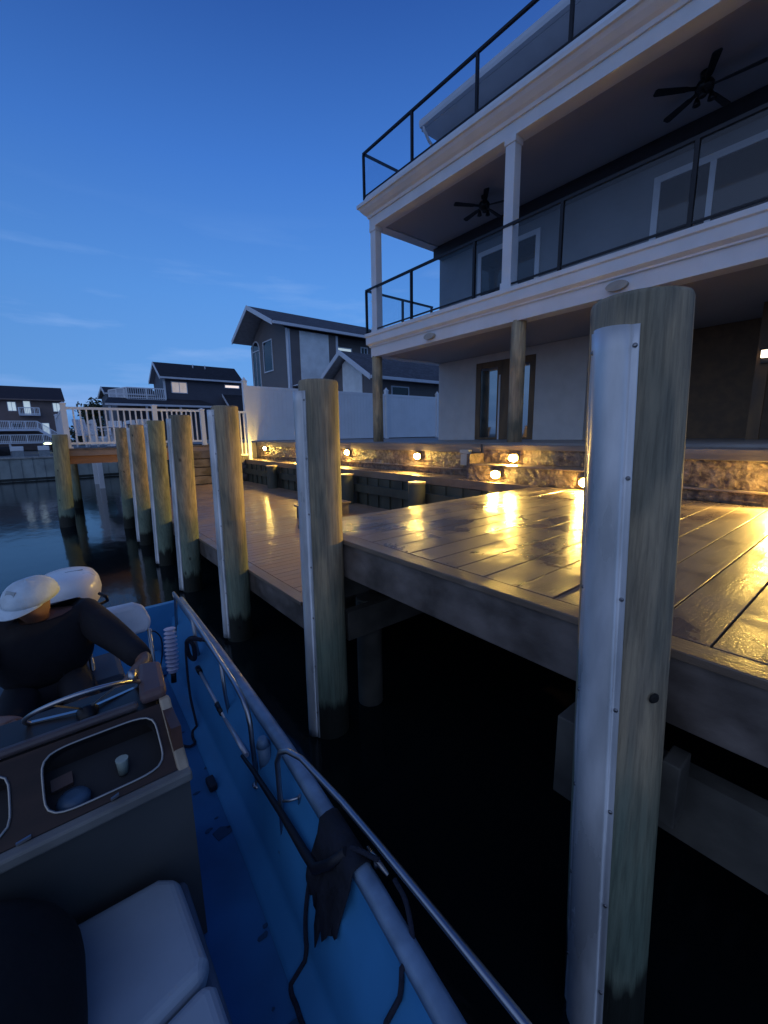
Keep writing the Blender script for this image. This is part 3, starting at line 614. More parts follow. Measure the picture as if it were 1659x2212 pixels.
# lit lantern by the carport
root = empty('porch_lantern', (10.1,1.6,1.3), 'small lit lantern at the right edge under the dark house ceiling', 'lantern')
b = MB(); b.box(10.10, 10.19, 1.70, 1.82, 1.24, 1.36); b.build('lens', mat('lantern_glass', (1,.8,.55), .4, emit=(1,.80,.55), es=3), root)
b = MB(); b.box(10.08, 10.22, 1.67, 1.84, 1.365, 1.39); b.box(10.195, 10.23, 1.69, 1.83, 1.15, 1.36); b.build('bracket', BLACKM, root)

def fan(x, y, zc, label, rot, lampdir=(.25,.1)):
    root = empty('ceiling_fan', (x, y, zc), label, 'ceiling fan', 'dark ceiling fans under the balcony roof')
    b = MB(); b.lathe((x,y,zc), [(.02,-.0),(.075,-.001),(.07,-.06),(.02,-.07),(.02,-.12),(.10,-.13),(.13,-.18),(.12,-.26),(.05,-.29),(.05,-.30)], 20); b.build('motor', BLACKM, root)
    for k in range(5):
        a = rot+k*2*math.pi/5; d = Vector((math.cos(a), math.sin(a), 0)); s = Vector((-math.sin(a), math.cos(a), .18)); c = Vector((x,y,zc-.22))
        b = MB(); pts = [c+d*.12+s*.03, c+d*.22+s*.03, c+d*.27+s*.045, c+d*.70+s*.062, c+d*.73+s*.04, c+d*.73-s*.04, c+d*.70-s*.062, c+d*.27-s*.045, c+d*.22-s*.03, c+d*.12-s*.03]
        b.sheet(pts, .012); b.build('blade', BLACKM, root)
    for k in range(3):
        a = rot+.5+k*2*math.pi/3; c = Vector((x+.11*math.cos(a), y+.11*math.sin(a), zc-.33))
        b = MB(); b.lathe(c, [(.02,.05),(.03,.03),(.05,-.03),(.055,-.06),(.03,-.07)], 12); b.build('lamp_shade', BLACKM, root)
fan(8.75, 6.95, 5.45, 'smaller ceiling fan left, near the second white column', math.radians(78))
fan(8.72, 2.70, 5.45, 'larger ceiling fan in the dark upper right corner', math.radians(-82))

# ================================================================== NEIGHBOUR HOUSE B (gabled, behind the fence)
B_ = empty('gabled_house', (14,26,-.2), 'tall grey house with white trimmed gable and arched window behind the fence', 'house')
NY, FYB = 24.0, 33.2; WX = 12.1
ZE = 6.3; ZR = 7.55; YR = (NY+FYB)/2
RF = shingle('grey_shingle', (.13,.13,.145)); WB = siding('brown_grey_siding', (.15,.135,.135), .13, depth=.5)
SF = mat('eave_soffit', (.35,.35,.37), .6)
def hwin(parent, plane, a0, a1, z0, z1, c, lit=None, fw_=.07, arch=False, bars=0):
    """window on a wall: plane 'x' (spans Y at x=c) or 'y' (spans X at y=c), facing the canal or the camera"""
    f = MB(); g = MB()
    def bx(mb, p0, p1, q0, q1, d0, d1):
        if plane == 'x': mb.box(c-d1, c-d0, p0, p1, q0, q1)
        else: mb.box(p0, p1, c-d1, c-d0, q0, q1)
    bx(f, a0, a0+fw_, z0, z1, .003, .05); bx(f, a1-fw_, a1, z0, z1, .003, .05); bx(f, a0+fw_, a1-fw_, z0, z0+fw_, .003, .05); bx(f, a0+fw_, a1-fw_, z1-fw_, z1, .003, .05)
    for k in range(bars): y = a0+(a1-a0)*(k+1)/(bars+1); bx(f, y-.025, y+.025, z0+fw_, z1-fw_, .003, .04)
    bx(g, a0+fw_, a1-fw_, z0+fw_, z1-fw_, .003, .02)
    if arch:
        rr = (a1-a0)/2; cy = (a0+a1)/2; n = 12
        for k in range(n):
            t0, t1 = math.pi*k/n, math.pi*(k+1)/n
            pts = [(cy+rr*math.cos(t0), z1+rr*math.sin(t0)), (cy+rr*math.cos(t1), z1+rr*math.sin(t1)), (cy+(rr-fw_)*math.cos(t1), z1+(rr-fw_)*math.sin(t1)), (cy+(rr-fw_)*math.cos(t0), z1+(rr-fw_)*math.sin(t0))]
            f.prism([(c-.003, y, z) for y, z in pts], (-.045, 0, 0))
        g.prism([(c-.003, cy+(rr-fw_)*math.cos(math.pi*k/n), z1+(rr-fw_)*math.sin(math.pi*k/n)) for k in range(n+1)], (-.015, 0, 0))
    fo = f.build('window', TRIM, parent); g.build('pane', lit or DKGL, fo); return fo
def gable_roof(parent, x0, x1, yn, yf, ze, zr, yr=None, m=None, th=.14, name='roof'):
    """ridge along X; near eave yn, far eave yf"""
    yr = yr if yr is not None else (yn+yf)/2
    b = MB(); b.prism([(x0,yn,ze),(x0,yr,zr),(x0,yf,ze),(x0,yf,ze-th),(x0,yr,zr-th),(x0,yn,ze-th)], (x1-x0,0,0)); ro = b.build(name, m or RF, parent)
    t = MB()   # rake boards and gutter
    for ya, yb in ((yn,yr),(yf,yr)):
        t.prism([(x0-.05,ya,ze+.03),(x0-.05,yb,zr+.03),(x0-.05,yb,zr-.24),(x0-.05,ya,ze-.24)], (.046,0,0))
    t.box(x0+.0, x1, yn-.12, yn-.003, ze-.17, ze-.02); t.build('rake_board', TRIM, ro)
    s = MB(); s.prism([(x0,yn+.02,ze-th-.02),(x0,yr,zr-th-.02),(x0,yf-.02,ze-th-.02),(x0,yf-.02,ze-th-.04),(x0,yr,zr-th-.04),(x0,yn+.02,ze-th-.04)], (x1-x0,0,0)); s.build('soffit', SF, ro)
    return ro
gable_roof(B_, 11.0, 20.3, 23.6, 30.1, 6.52, 8.08, 27.1)
b = MB(); b.prism([(WX,NY,-.2),(WX,29.6,-.2),(WX,29.6,6.1),(WX,27.1,7.8),(WX,NY,6.3)], (3.55,0,0)); b.build('wall', WB, B_)
b = MB(); b.prism([(15.66,24.6,-.2),(15.66,29.6,-.2),(15.66,29.6,6.1),(15.66,27.1,7.8),(15.66,24.6,6.4)], (4.4,0,0)); b.build('wing_wall', WB, B_)
b = MB(); b.box(12.9, 14.95, NY-.04, NY-.002, 2.0, 6.28); b.build('pale_panel', siding('pale_shake_siding', (.74,.80,.82), .16, depth=.5), B_)
b = MB(); b.box(WX-.03, WX+.16, NY-.03, NY-.002, -.2, 6.3); b.box(WX-.03, WX-.002, NY-.002, NY+.16, -.2, 6.35); b.box(15.5, 15.66, NY-.03, NY-.002, -.2, 6.3); b.build('corner_trim', TRIM, B_)
b = MB(); b.tube([(12.06,23.9,6.2),(12.04,23.9,2.0),(12.04,23.9,-.2)], .05, 8); b.build('downspout', TRIM, B_)
hwin(B_, 'x', 28.1, 29.35, 3.0, 5.75, WX, arch=True, bars=1); hwin(B_, 'x', 26.1, 27.5, 4.15, 6.1, WX, bars=0)
LITW = mat('pale_lit_window', (.7,.75,.75), .4, emit=(.62,.78,.86), es=.45)
hwin(B_, 'y', 15.95, 17.15, 5.25, 5.8, 24.6, lit=LITW); hwin(B_, 'y', 17.9, 18.5, 5.2, 6.0, 24.6, bars=1)
b = MB(); b.box(12.3, 13.5, 23.2, 23.98, 3.0, 3.06); b.build('deck_ledge', TRIM, B_)

G_ = empty('low_gabled_wing', (16,20,-.2), 'low garage with steep white gable and dark roof just over the white fence', 'garage')
gable_roof(G_, 13.2, 21.5, 17.35, 22.83, 2.98, 4.56, 20.09)
b = MB(); b.prism([(13.75,17.9,-.2),(13.75,22.3,-.2),(13.75,22.3,2.9),(13.75,20.09,4.2),(13.75,17.9,2.95)], (7.5,0,0)); b.build('wall', WB, G_)
b = MB(); b.prism([(13.74,19.85,1.5),(13.74,20.6,1.5),(13.74,20.6,3.95),(13.74,20.09,4.18),(13.74,19.85,4.05)], (-.05,0,0)); b.box(13.69,13.745,18.75,19.849,1.5,3.45); b.prism([(13.69,18.75,3.45),(13.69,19.849,3.45),(13.69,19.849,4.04)], (.05,0,0)); b.build('pale_panel', MATS['pale_shake_siding'], G_)
b = MB(); b.prism([(18.3,17.0,2.95),(20.0,17.0,3.9),(21.7,17.0,2.95),(21.7,17.0,2.8),(20,17.0,3.75),(18.3,17.0,2.8)], (0,2.6,0)); cg = b.build('cross_gable', RF, G_)
b = MB(); b.prism([(18.2,16.95,2.98),(20,16.95,4.0),(20,16.95,3.78),(18.2,16.95,2.74)], (0,.045,0)); b.build('rake_board', TRIM, cg)
hwin(G_, 'y', 15.0, 16.3, 1.9, 2.6, 17.9)

# ================================================================== HOUSE C
C_ = empty('dark_grey_house', (12,44,-1.2), 'dark grey house with white balcony and lit windows beyond the far pilings', 'house')
WC = siding('slate_siding', (.075,.08,.105), .15, depth=.4); RC = shingle('dark_roof', (.035,.038,.05))
gable_roof(C_, 8.55, 15.9, 41.3, 46.1, 5.3, 6.78, 43.5, RC)
b = MB(); b.prism([(8.85,41.7,-1.2),(8.85,45.7,-1.2),(8.85,45.7,5.1),(8.85,43.5,6.5),(8.85,41.7,5.2)], (7.0,0,0)); b.build('wall', WC, C_)
b = MB(); b.box(8.83, 9.0, 41.66, 41.697, -1.2, 5.15); b.build('corner_trim', TRIM, C_)
WARMW = mat('warm_curtained_window', (.6,.55,.5), .5, noise_amt=.3, nscale=2.2, emit=(.85,.70,.62), es=.28)
hwin(C_, 'y', 9.45, 10.8, 3.95, 4.95, 41.7, lit=WARMW, bars=1); hwin(C_, 'y', 14.15, 15.6, 4.62, 4.96, 41.7, lit=mat('bright_window', (.8,.75,.7), .5, emit=(1,.82,.72), es=.8))
def simple_rail(parent, pts, zb, zt, n, name='balcony', m=None):
    m = m or VINYL
    b = MB()
    for (a, c) in zip(pts[:-1], pts[1:]):
        a = Vector(a); c = Vector(c); k = max(2, int((c-a).length/.16))
        b.bar((a.x,a.y,a.z+zt), (c.x,c.y,c.z+zt), .08, .09); b.bar((a.x,a.y,a.z+zb+.1), (c.x,c.y,c.z+zb+.1), .06, .07)
        for i in range(k+1):
            p = a+(c-a)*i/k; w = .06 if i % 9 == 0 else .022
            b.box(p.x-w, p.x+w, p.y-w, p.y+w, p.z+zb, p.z+zt)
    return b.build(name, m, parent)
simple_rail(C_, [(5.0,44.5,0),(5.9,41.2,0),(8.8,41.2,0)], 3.32, 4.2, 0)
b = MB(); b.prism([(5.0,44.5,3.16),(5.9,41.15,3.16),(8.84,41.15,3.16),(8.84,44.5,3.16)], (0,0,.14)); b.build('balcony_floor', TRIM, C_)
b = MB(); b.box(5.2, 8.84, 41.9, 45.5, -1.2, 3.15); b.build('lower_wall', WC, C_)
b = MB(); b.prism([(4.1,39.6,2.72),(12.6,39.6,2.72),(11.9,41.65,3.3),(4.6,41.65,3.3)], (0,0,.1)); b.build('porch_roof', RC, C_)
b = MB(); b.box(4.1, 12.6, 39.5, 39.595, 2.62, 2.78)
b.build('porch_gutter', TRIM, C_)
b = MB()
for x in (4.4, 7, 9.6, 12.2): b.box(x-.08, x+.08, 39.7, 39.86, -1.2, 2.72)
b.build('porch_posts', TRIM, C_)
b = MB(); b.prism([(13.9,39.0,1.9),(13.9,41.69,3.9),(17.5,41.69,3.9),(17.5,39.0,1.9)], (0,0,.12)); pr_ = b.build('side_roof', RC, C_)
b = MB(); b.prism([(13.85,39.0,2.08),(13.85,41.69,4.08),(13.85,41.69,3.85),(13.85,39.0,1.85)], (.045,0,0)); b.build('rake_board', TRIM, pr_)
b = MB(); b.box(14.1, 17.5, 39.6, 41.65, -1.2, 1.95); b.build('side_wall', WC, C_)
for x in (11.8, 12.9):
    b = MB(); b.tube([(x,43.0,6.3),(x,43.0,6.75)], .05, 8); b.build('vent_pipe', TRIM, C_)
D_ = empty('low_dark_house', (5,49,-1.2), 'low dark roofed house left of the white balcony', 'house')
gable_roof(D_, 5.05, 9.5, 48, 54, 4.35, 5.05, 50, RC); b = MB(); b.box(5.3, 9.4, 48.4, 53.5, -1.2, 4.3); b.build('wall', WC, D_)
hwin(D_, 'y', 6.2, 6.6, 3.2, 3.9, 48.4, lit=LITW)

# ================================================================== HOUSE A (far left)
A_ = empty('brown_apartment_house', (-8,72,-1.2), 'long brown three storey house with white balconies at the far left across the water', 'house')
WA = siding('brown_siding', (.185,.135,.125), .2, depth=.3)
b = MB(); b.box(-26, 2.45, 70, 80, -1.2, 5.05); b.build('wall', WA, A_)
b = MB(); b.prism([(-26.5,69.5,5.05),(-26.5,75,7.1),(-26.5,80.5,5.05)], (29.35,0,0)); ra = b.build('roof', shingle('brown_roof', (.045,.03,.035)), A_)
b = MB(); b.box(-26.5, 2.85, 69.35, 69.49, 4.93, 5.08); b.build('gutter', WA, ra)
for x in (-14.5, -10.4, -6.3, -2.9, 1.5):
    hwin(A_, 'y', x, x+.85, 3.6, 4.75, 70, lit=LITW if x > -3.5 else None, bars=1); hwin(A_, 'y', x+.1, x+1.1, 1.2, 2.2, 70, bars=1)
for x in (-1.4, -9):
    hwin(A_, 'y', x, x+.75, 3.2, 4.9, 70, lit=LITW); b = MB(); b.box(x-.5, x+1.55, 68.8, 69.99, 3.05, 3.2); b.build('balcony_floor', TRIM, A_)
    simple_rail(A_, [(x-.45,69.95,0),(x-.45,68.85,0),(x+1.5,68.85,0),(x+1.5,69.95,0)], 3.2, 4.0, 0)
hwin(A_, 'y', .1, .9, .6, 2.2, 70, lit=LITW)
b = MB(); b.box(-26, -.3, 67, 69.99, 1.15, 1.4); b.build('long_balcony_floor', TRIM, A_); simple_rail(A_, [(-26,67,0),(-.3,67,0)], 1.4, 2.3, 0, 'long_balcony'); simple_rail(A_, [(-.3,67,1.4),(1.6,67,-.1)], 0, .9, 0, 'stair_rail')
b = MB(); b.prism([(-.3,66.9,1.15),(-.3,66.9,1.45),(1.7,66.9,-.1),(1.7,66.9,-.4)], (0,1,0)); b.build('stairs', TRIM, A_)
b = MB(); b.box(-26, 1.8, 64, 66.8, -.35, -.2); b.build('lower_deck', TRIM, A_); simple_rail(A_, [(-26,64,0),(1.8,64,0)], -.2, .65, 0, 'lower_railing', VINYL)
b = MB()
for x in range(-24, 2, 3): b.box(x-.1, x+.1, 64.1, 64.3, -1.2, -.36)
b.build('deck_posts', TRIM, A_)

# far seawall and things on it
root = empty('far_seawall', (-20,38,-2), 'pale grey seawall on the far side of the canal', 'seawall')
b = MB(); x = -80.0
while x < 6.6:
    b.box(x, x+.5, 37.85, 38.04, -3.2, -1.22); b.box(x+.5, x+.62, 37.9, 38.04, -3.2, -1.22); x += .62
b.build('sheet_wall', mat('pale_seawall', (.30,.36,.36), .5, noise_amt=.25, nscale=.8), root)
b = MB(); b.box(-80, 6.7, 37.75, 38.2, -1.22, -1.10); b.build('cap', mat('seawall_cap', (.36,.38,.37), .6, noise_amt=.2), root)
b = MB(); b.box(-80, 6.7, 37.82, 37.848, -2.72, -2.55); b.build('tide_band', mat('tide_band', (.02,.03,.03), .6), root)
for i, (x, lb) in enumerate(((-1.55, 'left one of two small white dock boxes on the far seawall'), (-.05, 'right one of two small white dock boxes on the far seawall'))):
    root = empty('dock_box', (x, 41, -1.2), lb, 'dock box', 'white dock boxes across the canal')
    b = MB(); b.box(x-.32, x+.32, 40.7, 41.3, -1.2, -.75); b.build('body', mat('boxblue', (.25,.3,.33), .5), root); b = MB(); b.box(x-.34, x+.34, 40.68, 41.32, -.745, -.42); b.build('lid', VINYL, root, bevel=.03)
def boat_far(x, y, lb, col):
    root = empty('moored_boat', (x, y, -1.2), lb, 'boat', 'dark boats stored across the canal')
    b = MB(); n = 9; prof = [(0,-.15),(.55,-.1),(.85,.45),(.75,.5),(0,.5)]
    rows = []
    for i in range(n):
        t = i/(n-1); s_ = 1-max(0,(t-.55)/.45)**2*.95; yy = 0
        for k, (d, z) in enumerate(prof+[(-d, z) for d, z in reversed(prof[1:-1])]):
            b.v.append((x-2.6+5.2*t, y+d*s_, -1.05+z+.25*max(0,t-.5)))
    k = len(prof)*2-2
    for i in range(n-1):
        for j in range(k): b.f.append((i*k+j, i*k+(j+1)%k, (i+1)*k+(j+1)%k, (i+1)*k+j)); b.sm.append(False)
    b.f.append(tuple(range(k))); b.f.append(tuple((n-1)*k+j for j in range(k))); b.sm += [False]*2
    b.build('hull', col, root)
    b = MB(); b.prism([(x-1.6,y-.6,-.54),(x+.9,y-.6,-.54),(x+.4,y-.45,.15),(x-1.2,y-.45,.2)], (0,1.1,0)); b.build('canvas_cover', mat('navy_cover', (.02,.025,.04), .8, noise_amt=.4), root)
boat_far(-4.6, 41.5, 'dark covered boat stored on the far bank at the left edge', mat('dark_hull', (.03,.03,.035), .4))
def lamp_post(x, y, z, lb, col, es, gz):
    root = empty('street_lamp', (x, y, gz), lb, 'lamp')
    b = MB(); b.tube([(x,y,gz),(x,y,z-.1),(x-.2,y-.1,z+.05)], [.09,.06,.04], 8); b.build('pole', BLACKM, root)
    b = MB(); b.lathe((x-.3,y-.15,z), [(.10,.1),(.32,.0),(.30,-.07),(.1,-.1)], 14); b.build('lamp_head', mat('lamp_glass'+str(int(es)), (.9,.9,.8), .4, emit=col, es=es), root)
lamp_post(2.2, 85, 7.6, 'white street lamp above the roof of the brown house', (.95,1,.85), 6, -1.2)
lamp_post(.62, 55, -.32, 'small yellow green dock lamp across the canal', (.85,1,.45), 5, -1.2)

def tree(x, y, gz, h, w, lb, seed, nleaf=1500, leaf=.22):
    rnd = random.Random(seed); root = empty('broadleaf_tree', (x,y,gz), lb, 'tree')
    b = MB(); b.tube([(x,y,gz),(x+.1,y,gz+h*.35),(x,y+.1,gz+h*.7)], [.16,.12,.05], 8)
    cs = []
    for k in range(9):
        a = rnd.uniform(0,6.28); rr = rnd.uniform(.2,w*.5); c = Vector((x+rr*math.cos(a), y+rr*math.sin(a), gz+h*rnd.uniform(.5,.95))); cs.append((c, rnd.uniform(.25,.5)*w))
        b.tube([(x,y,gz+h*.4),tuple(c)], [.06,.02], 6)
    b.build('trunk', mat('bark', (.07,.05,.04), .9), root)
    f = MB()
    for i in range(nleaf):
        c, rr = rnd.choice(cs); d = Vector((rnd.gauss(0,1),rnd.gauss(0,1),rnd.gauss(0,.8))).normalized()*rr*rnd.uniform(.3,1)
        p = c+d; a = Vector((rnd.uniform(-1,1),rnd.uniform(-1,1),rnd.uniform(-1,1))).normalized()*leaf*rnd.uniform(.6,1.2); q = a.cross(Vector((rnd.uniform(-1,1),rnd.uniform(-1,1),.3))).normalized()*leaf*.5
        f.add([p-a, p-q, p+a, p+q], [(0,1,2,3)])
    f.build('crown', mat('dark_foliage', (.035,.05,.025), .8, noise_amt=.4), root)
tree(5.2, 66, -1.2, 5.9, 2.8, 'small dark tree on the horizon behind the white railing', 4)
tree(2.6, 46, -1.2, 2.4, 1.8, 'low dark bush across the canal behind the railing post', 8, 900, .14)
tree(4.6, 55, -1.2, 3.4, 2.4, 'dark bush between the low house and the far tree', 12, 900, .16)
root = empty('boat_lift', (3,30,-.5), 'white boat lift frame seen through the pier railing', 'boat lift')
b = MB()
for x in (2.3, 4.2):
    for y in (28.5, 31.5): b.box(x-.12, x+.12, y-.12, y+.12, -3.2, .9)
for x in (2.3, 4.2): b.box(x-.1, x+.1, 28.4, 31.6, .9, 1.08)
b.build('frame', VINYL, root)
root = empty('moored_boat', (3.2,30,-1), 'white boat hanging in the lift behind the pier railing', 'boat')
b = MB(); b.prism([(2.45,27.8,.15),(4.05,27.8,.15),(3.8,27.8,-.5),(2.7,27.8,-.5)], (0,4.2,0)); b.build('hull', VINYL, root, bevel=.08)
b = MB(); b.box(2.9,3.6,29.4,30.2,.16,.75); b.build('console', mat('boat_console', (.3,.32,.35), .4), root, bevel=.05)

# ================================================================== THE BOAT THE PICTURE IS TAKEN FROM
BT = empty('skiff', (0,1.5,-2.6), 'blue open skiff with dark centre console, steel grab rails and white outboard', 'boat')
HULL = mat('blue_gelcoat', (.050,.245,.50), .45, noise_amt=.10, nscale=3, bump=.05)
FLOORM = mat('blue_deck_paint', (.022,.125,.29), .62, noise_amt=.28, nscale=2.2, bump=.12, detail=9)
CAPM = mat('worn_gunwale', (.17,.26,.37), .45, noise_amt=.25, nscale=9)
SECT = [(4.02,.81),(3.9,.812),(3.4,.825),(2.8,.838),(2.2,.845),(1.7,.848),(1.25,.838),(.9,.825),(.5,.80),(0,.765),(-.5,.69),(-1.0,.56),(-1.5,.37),(-1.95,.12)]
xc = lambda y: -.2+.05*y
def hull_rows(prof):
    """prof: (inset from half beam, z); returns rows of points on the right then left side"""
    rows = []
    for y, hb in SECT:
        zb = .10*max(0, (0.6-y)/2.5)**1.5
        R_ = [(xc(y)+max(hb-d, .01), y, z+(zb if z > -2.2 else zb*.5)) for d, z in prof]
        rows.append(R_)
    return rows
def loft(mb, rows, closed=False, smooth=True):
    o = len(mb.v); k = len(rows[0])
    for r_ in rows: mb.v += r_
    for i in range(len(rows)-1):
        for j in range(k if closed else k-1):
            mb.f.append((o+i*k+j, o+i*k+(j+1)%k, o+(i+1)*k+(j+1)%k, o+(i+1)*k+j)); mb.sm.append(smooth)
def mirror(rows): return [[(2*xc(p[1])-p[0], p[1], p[2]) for p in r_] for r_ in rows]
outer = [(.30,-2.95),(.12,-2.7),(.04,-2.2),(.0,-1.50),(-.012,-1.47)]
inner = [(.042,-1.475),(.055,-1.56),(.105,-1.60),(.155,-1.90),(.175,-1.925),(.235,-1.935),(.25,-1.952)]
b = MB(); ro = hull_rows(outer); loft(b, ro); loft(b, mirror(ro)); ri = hull_rows(inner); loft(b, ri); loft(b, mirror(ri))
b.build('hull', HULL, BT)
b = MB(); rc = hull_rows([(-.014,-1.485),(-.014,-1.452),(.0,-1.443),(.034,-1.443),(.045,-1.452),(.045,-1.49)]); loft(b, rc, True); loft(b, mirror(rc), True); b.build('gunwale', CAPM, BT)
b = MB(); rf_ = [[(xc(y)-hb+.24, y, -1.955), (xc(y)+hb-.24, y, -1.955)] if hb > .3 else [(xc(y)-.05,y,-1.955),(xc(y)+.05,y,-1.955)] for y, hb in SECT]; loft(b, rf_, smooth=False); b.build('cockpit_floor', FLOORM, BT)
# transom and splash well
b = MB(); b.prism([(xc(4)-.80,3.97,-1.46),(xc(4)-.34,3.97,-1.46),(xc(4)-.30,3.97,-1.56),(xc(4)+.26,3.97,-1.56),(xc(4)+.32,3.97,-1.46),(xc(4)+.80,3.97,-1.46),(xc(4)+.66,3.97,-2.9),(xc(4)-.66,3.97,-2.9)], (0,.055,0)); b.build('transom', HULL, BT)
b = MB(); b.box(xc(3.6)-.60, xc(3.6)+.60, 3.62, 3.968, -1.95, -1.86); b.build('splash_well', HULL, BT, bevel=.02)
# scuffs and dirt on the floor (things with a shape of their own)
b = MB(); rnd = random.Random(5)
for i in range(16):
    y = rnd.uniform(.7, 3.0); x = rnd.uniform(.33, .53); rr = rnd.uniform(.006, .022); n = 8
    if i == 0: x, y, rr = .45, 1.89, .05
    b.sheet([(x+rr*math.cos(k*6.283/n)*rnd.uniform(.6,1.5), y+rr*.8*math.sin(k*6.283/n)*rnd.uniform(.5,1.2), -1.953) for k in range(n)], .0025)
b.build('floor_dirt', mat('dirt', (.015,.06,.13), .7), BT)

# console
CG = mat('console_grey', (.066,.068,.066), .6, noise_amt=.15, nscale=2, bump=.1); CD = mat('console_dark', (.018,.014,.013), .45, noise_amt=.3, nscale=3)
CRM = mat('worn_cream_edge', (.42,.34,.24), .5, noise_amt=.25, nscale=8)
cs = BT
X0, X1 = -.72, .262
b = MB(); b.box(X0, X1, 1.50, 2.02, -1.95, -1.33); b.box(X0, X1, 1.50, 1.519, -1.33, -1.236); b.build('console_body', CG, BT)
b = MB(); b.box(X0-.012, X1+.008, 1.478, 1.52, -1.235, -1.195); b.build('console_lip', mat('console_lip', (.17,.165,.15), .5, noise_amt=.2), BT, bevel=.008)
pu = Vector((0, .219, .15)).normalized(); pn = Vector((0, -.15, .219)).normalized()
PO = Vector((0, 1.521, -1.197)); PL = .268
WOOD = mat('console_wood', (.034,.017,.011), .45, noise_amt=.4, nscale=3, stretch=(1,5,5)); INK = mat('recess_black', (.012,.012,.014), .5)
def cell(b, rim, x0, x1, a, h, dep):
    cx, cyy = (x0+x1)/2, PL/2; A_n = sorted([2*math.pi*k/56 for k in range(56)]+[math.atan2(sy*cyy, sx*(x1-x0)/2) % (2*math.pi) for sx in (1,-1) for sy in (1,-1)])
    n = len(A_n); I, O = [], []
    for t in A_n:
        c, q = math.cos(t), math.sin(t); rr = 1/((abs(c)/a)**5+(abs(q)/h)**5)**.2; ro = min((x1-x0)/2/max(abs(c), 1e-9), cyy/max(abs(q), 1e-9))
        I.append((cx+c*rr, cyy+q*rr)); O.append((cx+c*ro, cyy+q*ro))
    P = lambda p, d: PO+Vector((p[0],0,0))+pu*p[1]+pn*d
    o = len(b.v); b.v += [tuple(P(p, 0)) for p in O]+[tuple(P(p, 0)) for p in I]
    for k in range(n):
        b.f.append((o+k, o+(k+1)%n, o+n+(k+1)%n, o+n+k)); b.sm.append(False)
    o2 = len(rec.v); rec.v += [tuple(P(p, -.001)) for p in I]+[tuple(P(p, -dep)) for p in I]
    for k in range(n): rec.f.append((o2+k, o2+(k+1)%n, o2+n+(k+1)%n, o2+n+k)); rec.sm.append(True)
    rec.f.append(tuple(o2+n+k for k in range(n))); rec.sm.append(False)
    rim.tube([P(p, .003) for p in I]+[P(I[0], .003)], .0042, 8, caps=False)
    return P
b = MB(); rim1, rim2, rec = MB(), MB(), MB()
P1_ = cell(b, rim1, -.175, .229, .172, .107, .085); cell(b, rim2, -.72, -.175, .22, .107, .085)
pan = b.build('instrument_panel', WOOD, BT); rec.build('recess', INK, pan)
DSTL = mat('dull_steel', (.40,.39,.36), .35, metal=.8)
rim1.build('window_frame', DSTL, pan); rim2.build('window_frame', DSTL, pan)
b = MB(); b.box(X0, X1-.035, 1.742, 2.0, -1.20, -1.052); b.build('dash_box', CD, BT, bevel=.006)
b = MB(); b.lathe(P1_((.075,.10), -.082), [(.016,0),(.02,.055),(.021,.058)], 14); b.build('cup', mat('pale_tag', (.35,.42,.38), .5), pan)
b = MB(); b.lathe(P1_((-.075,.06), -.082), [(.045,0),(.05,.03),(.04,.045),(.02,.05)], 18); b.build('blue_jar', mat('blue_tag', (.07,.13,.20), .45), pan)
b = MB(); b.obox(P1_((-.10,.15), -.07), (.03,.004,0), pu*.02, pn*.012); b.build('gauge', mat('brown_pad2', (.10,.06,.05), .6), pan)
b = MB(); b.prism([(X1-.033,1.50,-1.20),(X1-.033,1.745,-1.035),(X1-.033,1.775,-1.035),(X1-.033,1.56,-1.2)], (.04,0,0)); b.build('console_side_edge', CRM, BT, bevel=.008)
b = MB(); b.box(X1-.03, X1+.004, 1.57, 1.99, -1.2, -1.06); b.build('console_side', mat('brown_console_side', (.10,.045,.03), .5, noise_amt=.3), BT)
b = MB(); b.prism([(.165,1.76,-1.045),(.262,1.76,-1.045),(.285,1.99,-1.03),(.20,2.02,-1.03)], (0,0,.05)); b.build('dash_pad', mat('brown_pad', (.13,.085,.085), .6, noise_amt=.12), BT, bevel=.02)
b = MB(); b.box(-.5, .16, 1.755, 1.79, -1.049, -1.02); b.build('dash_rim', mat('dash_rim', (.09,.075,.08), .5), BT, bevel=.012)
b = MB(); b.obox((.035,1.516,-1.185), (.012,0,.004), (0,.004,0), (0,0,.004)); b.build('hinge', STEEL, pan); b = MB(); b.obox((-.20,1.516,-1.188), (.018,0,.003), (0,.004,0), (0,0,.004)); b.build('hinge', STEEL, pan)
# steering wheel
cw = Vector((.0,1.865,-1.055)); ax = Vector((0,.62,.78)).normalized(); ux = Vector((1,0,0)); uy = ax.cross(ux)
b = MB(); ring = [cw+ux*.185*math.cos(k*2*math.pi/40)+uy*.185*math.sin(k*2*math.pi/40)+ax*.05 for k in range(42)]; b.tube(ring, .0085, 10, caps=False); sw = b.build('steering_wheel', STEEL, BT)
for k in range(5):
    a = .35+k*2*math.pi/5; b = MB(); b.bar(cw+ax*.02, cw+ax*.05+ux*.18*math.cos(a)+uy*.18*math.sin(a), .016, .006); b.build('spoke', STEEL, sw)
b = MB(); b.tube([cw-ax*.06, cw+ax*.02, cw+ax*.035], [.03,.038,.025], 16); b.build('hub', BLACKM, sw)
b = MB(); b.tube([cw+ux*.155-uy*.10+ax*.05, cw+ux*.16-uy*.105+ax*.09], .016, 10); b.build('knob', STEEL, sw)
